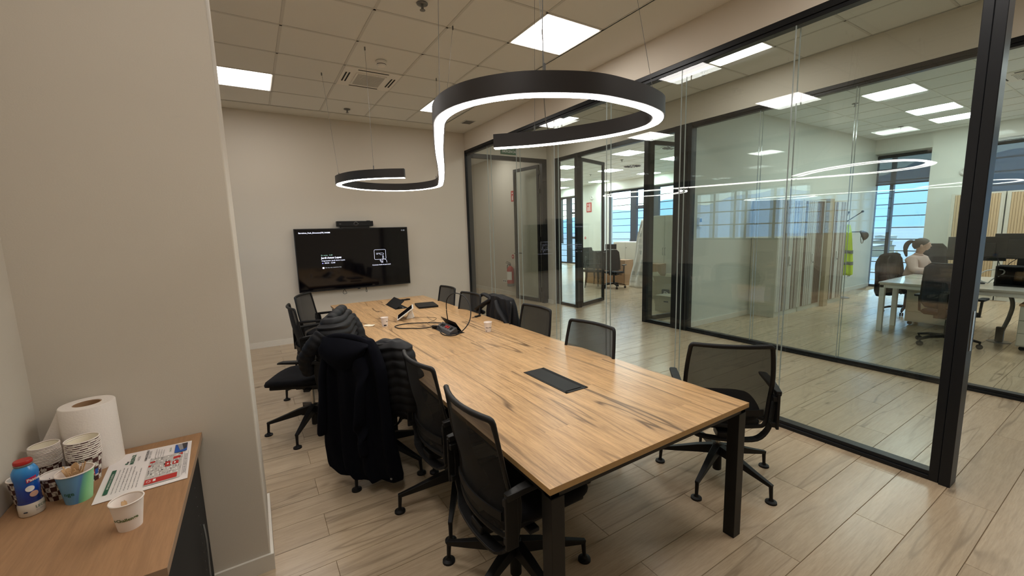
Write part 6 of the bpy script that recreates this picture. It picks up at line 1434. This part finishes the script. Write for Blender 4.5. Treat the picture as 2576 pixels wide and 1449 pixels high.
def carton(x, y, z, w, d, h, rz, label, m, flaps=0, mark=None):
    e = empty('cardboard_box', (x, y, z), R(rz), label=label, cat='box')
    MB().box(-w/2, w/2, -d/2, -d/2+.006, 0, h).box(-w/2, w/2, d/2-.006, d/2, 0, h).box(-w/2, -w/2+.006, -d/2, d/2, 0, h).box(w/2-.006, w/2, -d/2, d/2, 0, h).box(-w/2, w/2, -d/2, d/2, 0, 0.006).build('box_body', m, e)
    if flaps:
        for s in (-1, 1):
            MB().box(0, w*0.45, -d/2, d/2, 0, 0.005).build('flap', m, e, loc=(s*w/2, 0, h), rot=(0, R(-50 if s > 0 else -118), 0))
            MB().box(-w/2, w/2, 0, d*0.45, 0, 0.005).build('flap', m, e, loc=(0, s*d/2, h), rot=(R(45 if s > 0 else 125), 0, 0))
    else:
        MB().box(-w/2, w/2, -d/2, d/2, h, h+0.005).build('box_top', m, e); MB().box(-0.025, 0.025, -d/2, d/2, h+0.005, h+0.006).build('tape', M['inklight'], e)
    MB().box(-w/2-0.001, -w/2, -0.05, 0.05, h*0.62, h*0.70).build('hand_hole', M['ink'], e)
    if mark:
        MB().prism(rrect(-0.09, 0.09, -0.1, 0.1, 0.03), 0, 0.002, lambda p: (-w/2-0.001-p[2], -p[0]-0.02, p[1]+h*0.5)).build('printed_badge', M['ink'], e)
        put_text('printed_letter', mark, 0.15, M['whiteflat'], e, frame_mtx((-w/2-0.005, 0.03, h*0.5-0.05), (0,-1,0), (0,0,1)))
    return e
carton(6.88, 5.19, 0, 0.34, 0.48, 0.30, 4, 'closed cardboard box on the floor behind the right glass door leaf', M['card2'])
carton(7.95, 6.15, 0, 0.42, 0.55, 0.40, -5, 'pale cardboard box with a hand hole before the white cupboard', M['card2'], 1)
carton(8.45, 6.85, 0, 0.34, 0.40, 0.74, 3, 'tall brown cardboard box left of the pale one', M['card'])
carton(7.55, 5.75, 0, 0.40, 0.46, 0.45, 12, 'open cardboard box with a dark letter badge', M['card2'], 1, 'D')
carton(9.0, 7.47, 0, 0.20, 0.10, 0.85, 0, 'narrow upright orange-brown carton beside the patchwork board', M['card'])
carton(8.9, 9.3, 0, 0.5, 0.7, 0.55, 0, 'brown carton behind the stacked chairs', M['card'])
carton(9.15, 8.55, 0, 0.35, 0.4, 0.72, 0, 'brown carton behind the black office chair', M['card'])
task_chair(8.42, 8.22, R(-66), 'black high-backed office chair with looped arms in the far office', back_h=0.60, head=True)
def stack_chair(x, y, z, rz, label, tilt=0):
    e = empty('stacking_chair', (x, y, z), label=label, cat='chair', group='stacked visitor chairs', rot=(R(tilt), 0, rz)); P = M['plastic']
    for s in (-1, 1):
        MB().tube([(s*0.24, 0.24, 0), (s*0.215, 0.20, 0.44)], 0.011, 8).build('leg', P, e, smooth=True)
        MB().tube(catmull([(s*0.24, -0.28, 0), (s*0.215, -0.20, 0.44), (s*0.20, -0.25, 0.80)], 6), 0.011, 8).build('leg', P, e, smooth=True)
        MB().tube(catmull([(s*0.235, 0.19, 0.44), (s*0.25, 0.15, 0.64), (s*0.25, 0.0, 0.66), (s*0.23, -0.20, 0.62)], 5), 0.011, 8).build('armrest', P, e, smooth=True)
    MB().prism(rrect(-0.22, 0.22, -0.20, 0.22, 0.05), 0.43, 0.465).build('seat', M['fabric'], e, bevel=0.012)
    MB().grid(lambda u, v: ((2*u-1)*0.20, -0.235-0.05*v+0.03*(2*u-1)**2, 0.54+0.28*v), 8, 6).build('backrest', M['fabric'], e, smooth=True, solid=0.02)
for k, (x, y, z, rz, l, t) in enumerate(((8.22, 9.05, 0, R(150), 'lowest visitor chair of the left stack in the far office', 0), (8.23, 9.04, 0.10, R(150), 'second visitor chair of the left stack', 2), (8.24, 9.03, 0.20, R(150), 'third visitor chair of the left stack', 3), (8.22, 9.05, 0.31, R(152), 'topmost visitor chair of the left stack, tipped back', 6),
                                          (8.18, 8.76, 0, R(135), 'lowest visitor chair of the right stack in the far office', 0), (8.19, 8.75, 0.10, R(135), 'middle visitor chair of the right stack', 2), (8.20, 8.74, 0.20, R(135), 'topmost visitor chair of the right stack', 3))):
    stack_chair(x, y, z, rz, l, t)
tv2 = MB().box(-0.4, 0.4, 0, 0.04, 0, 0.5)
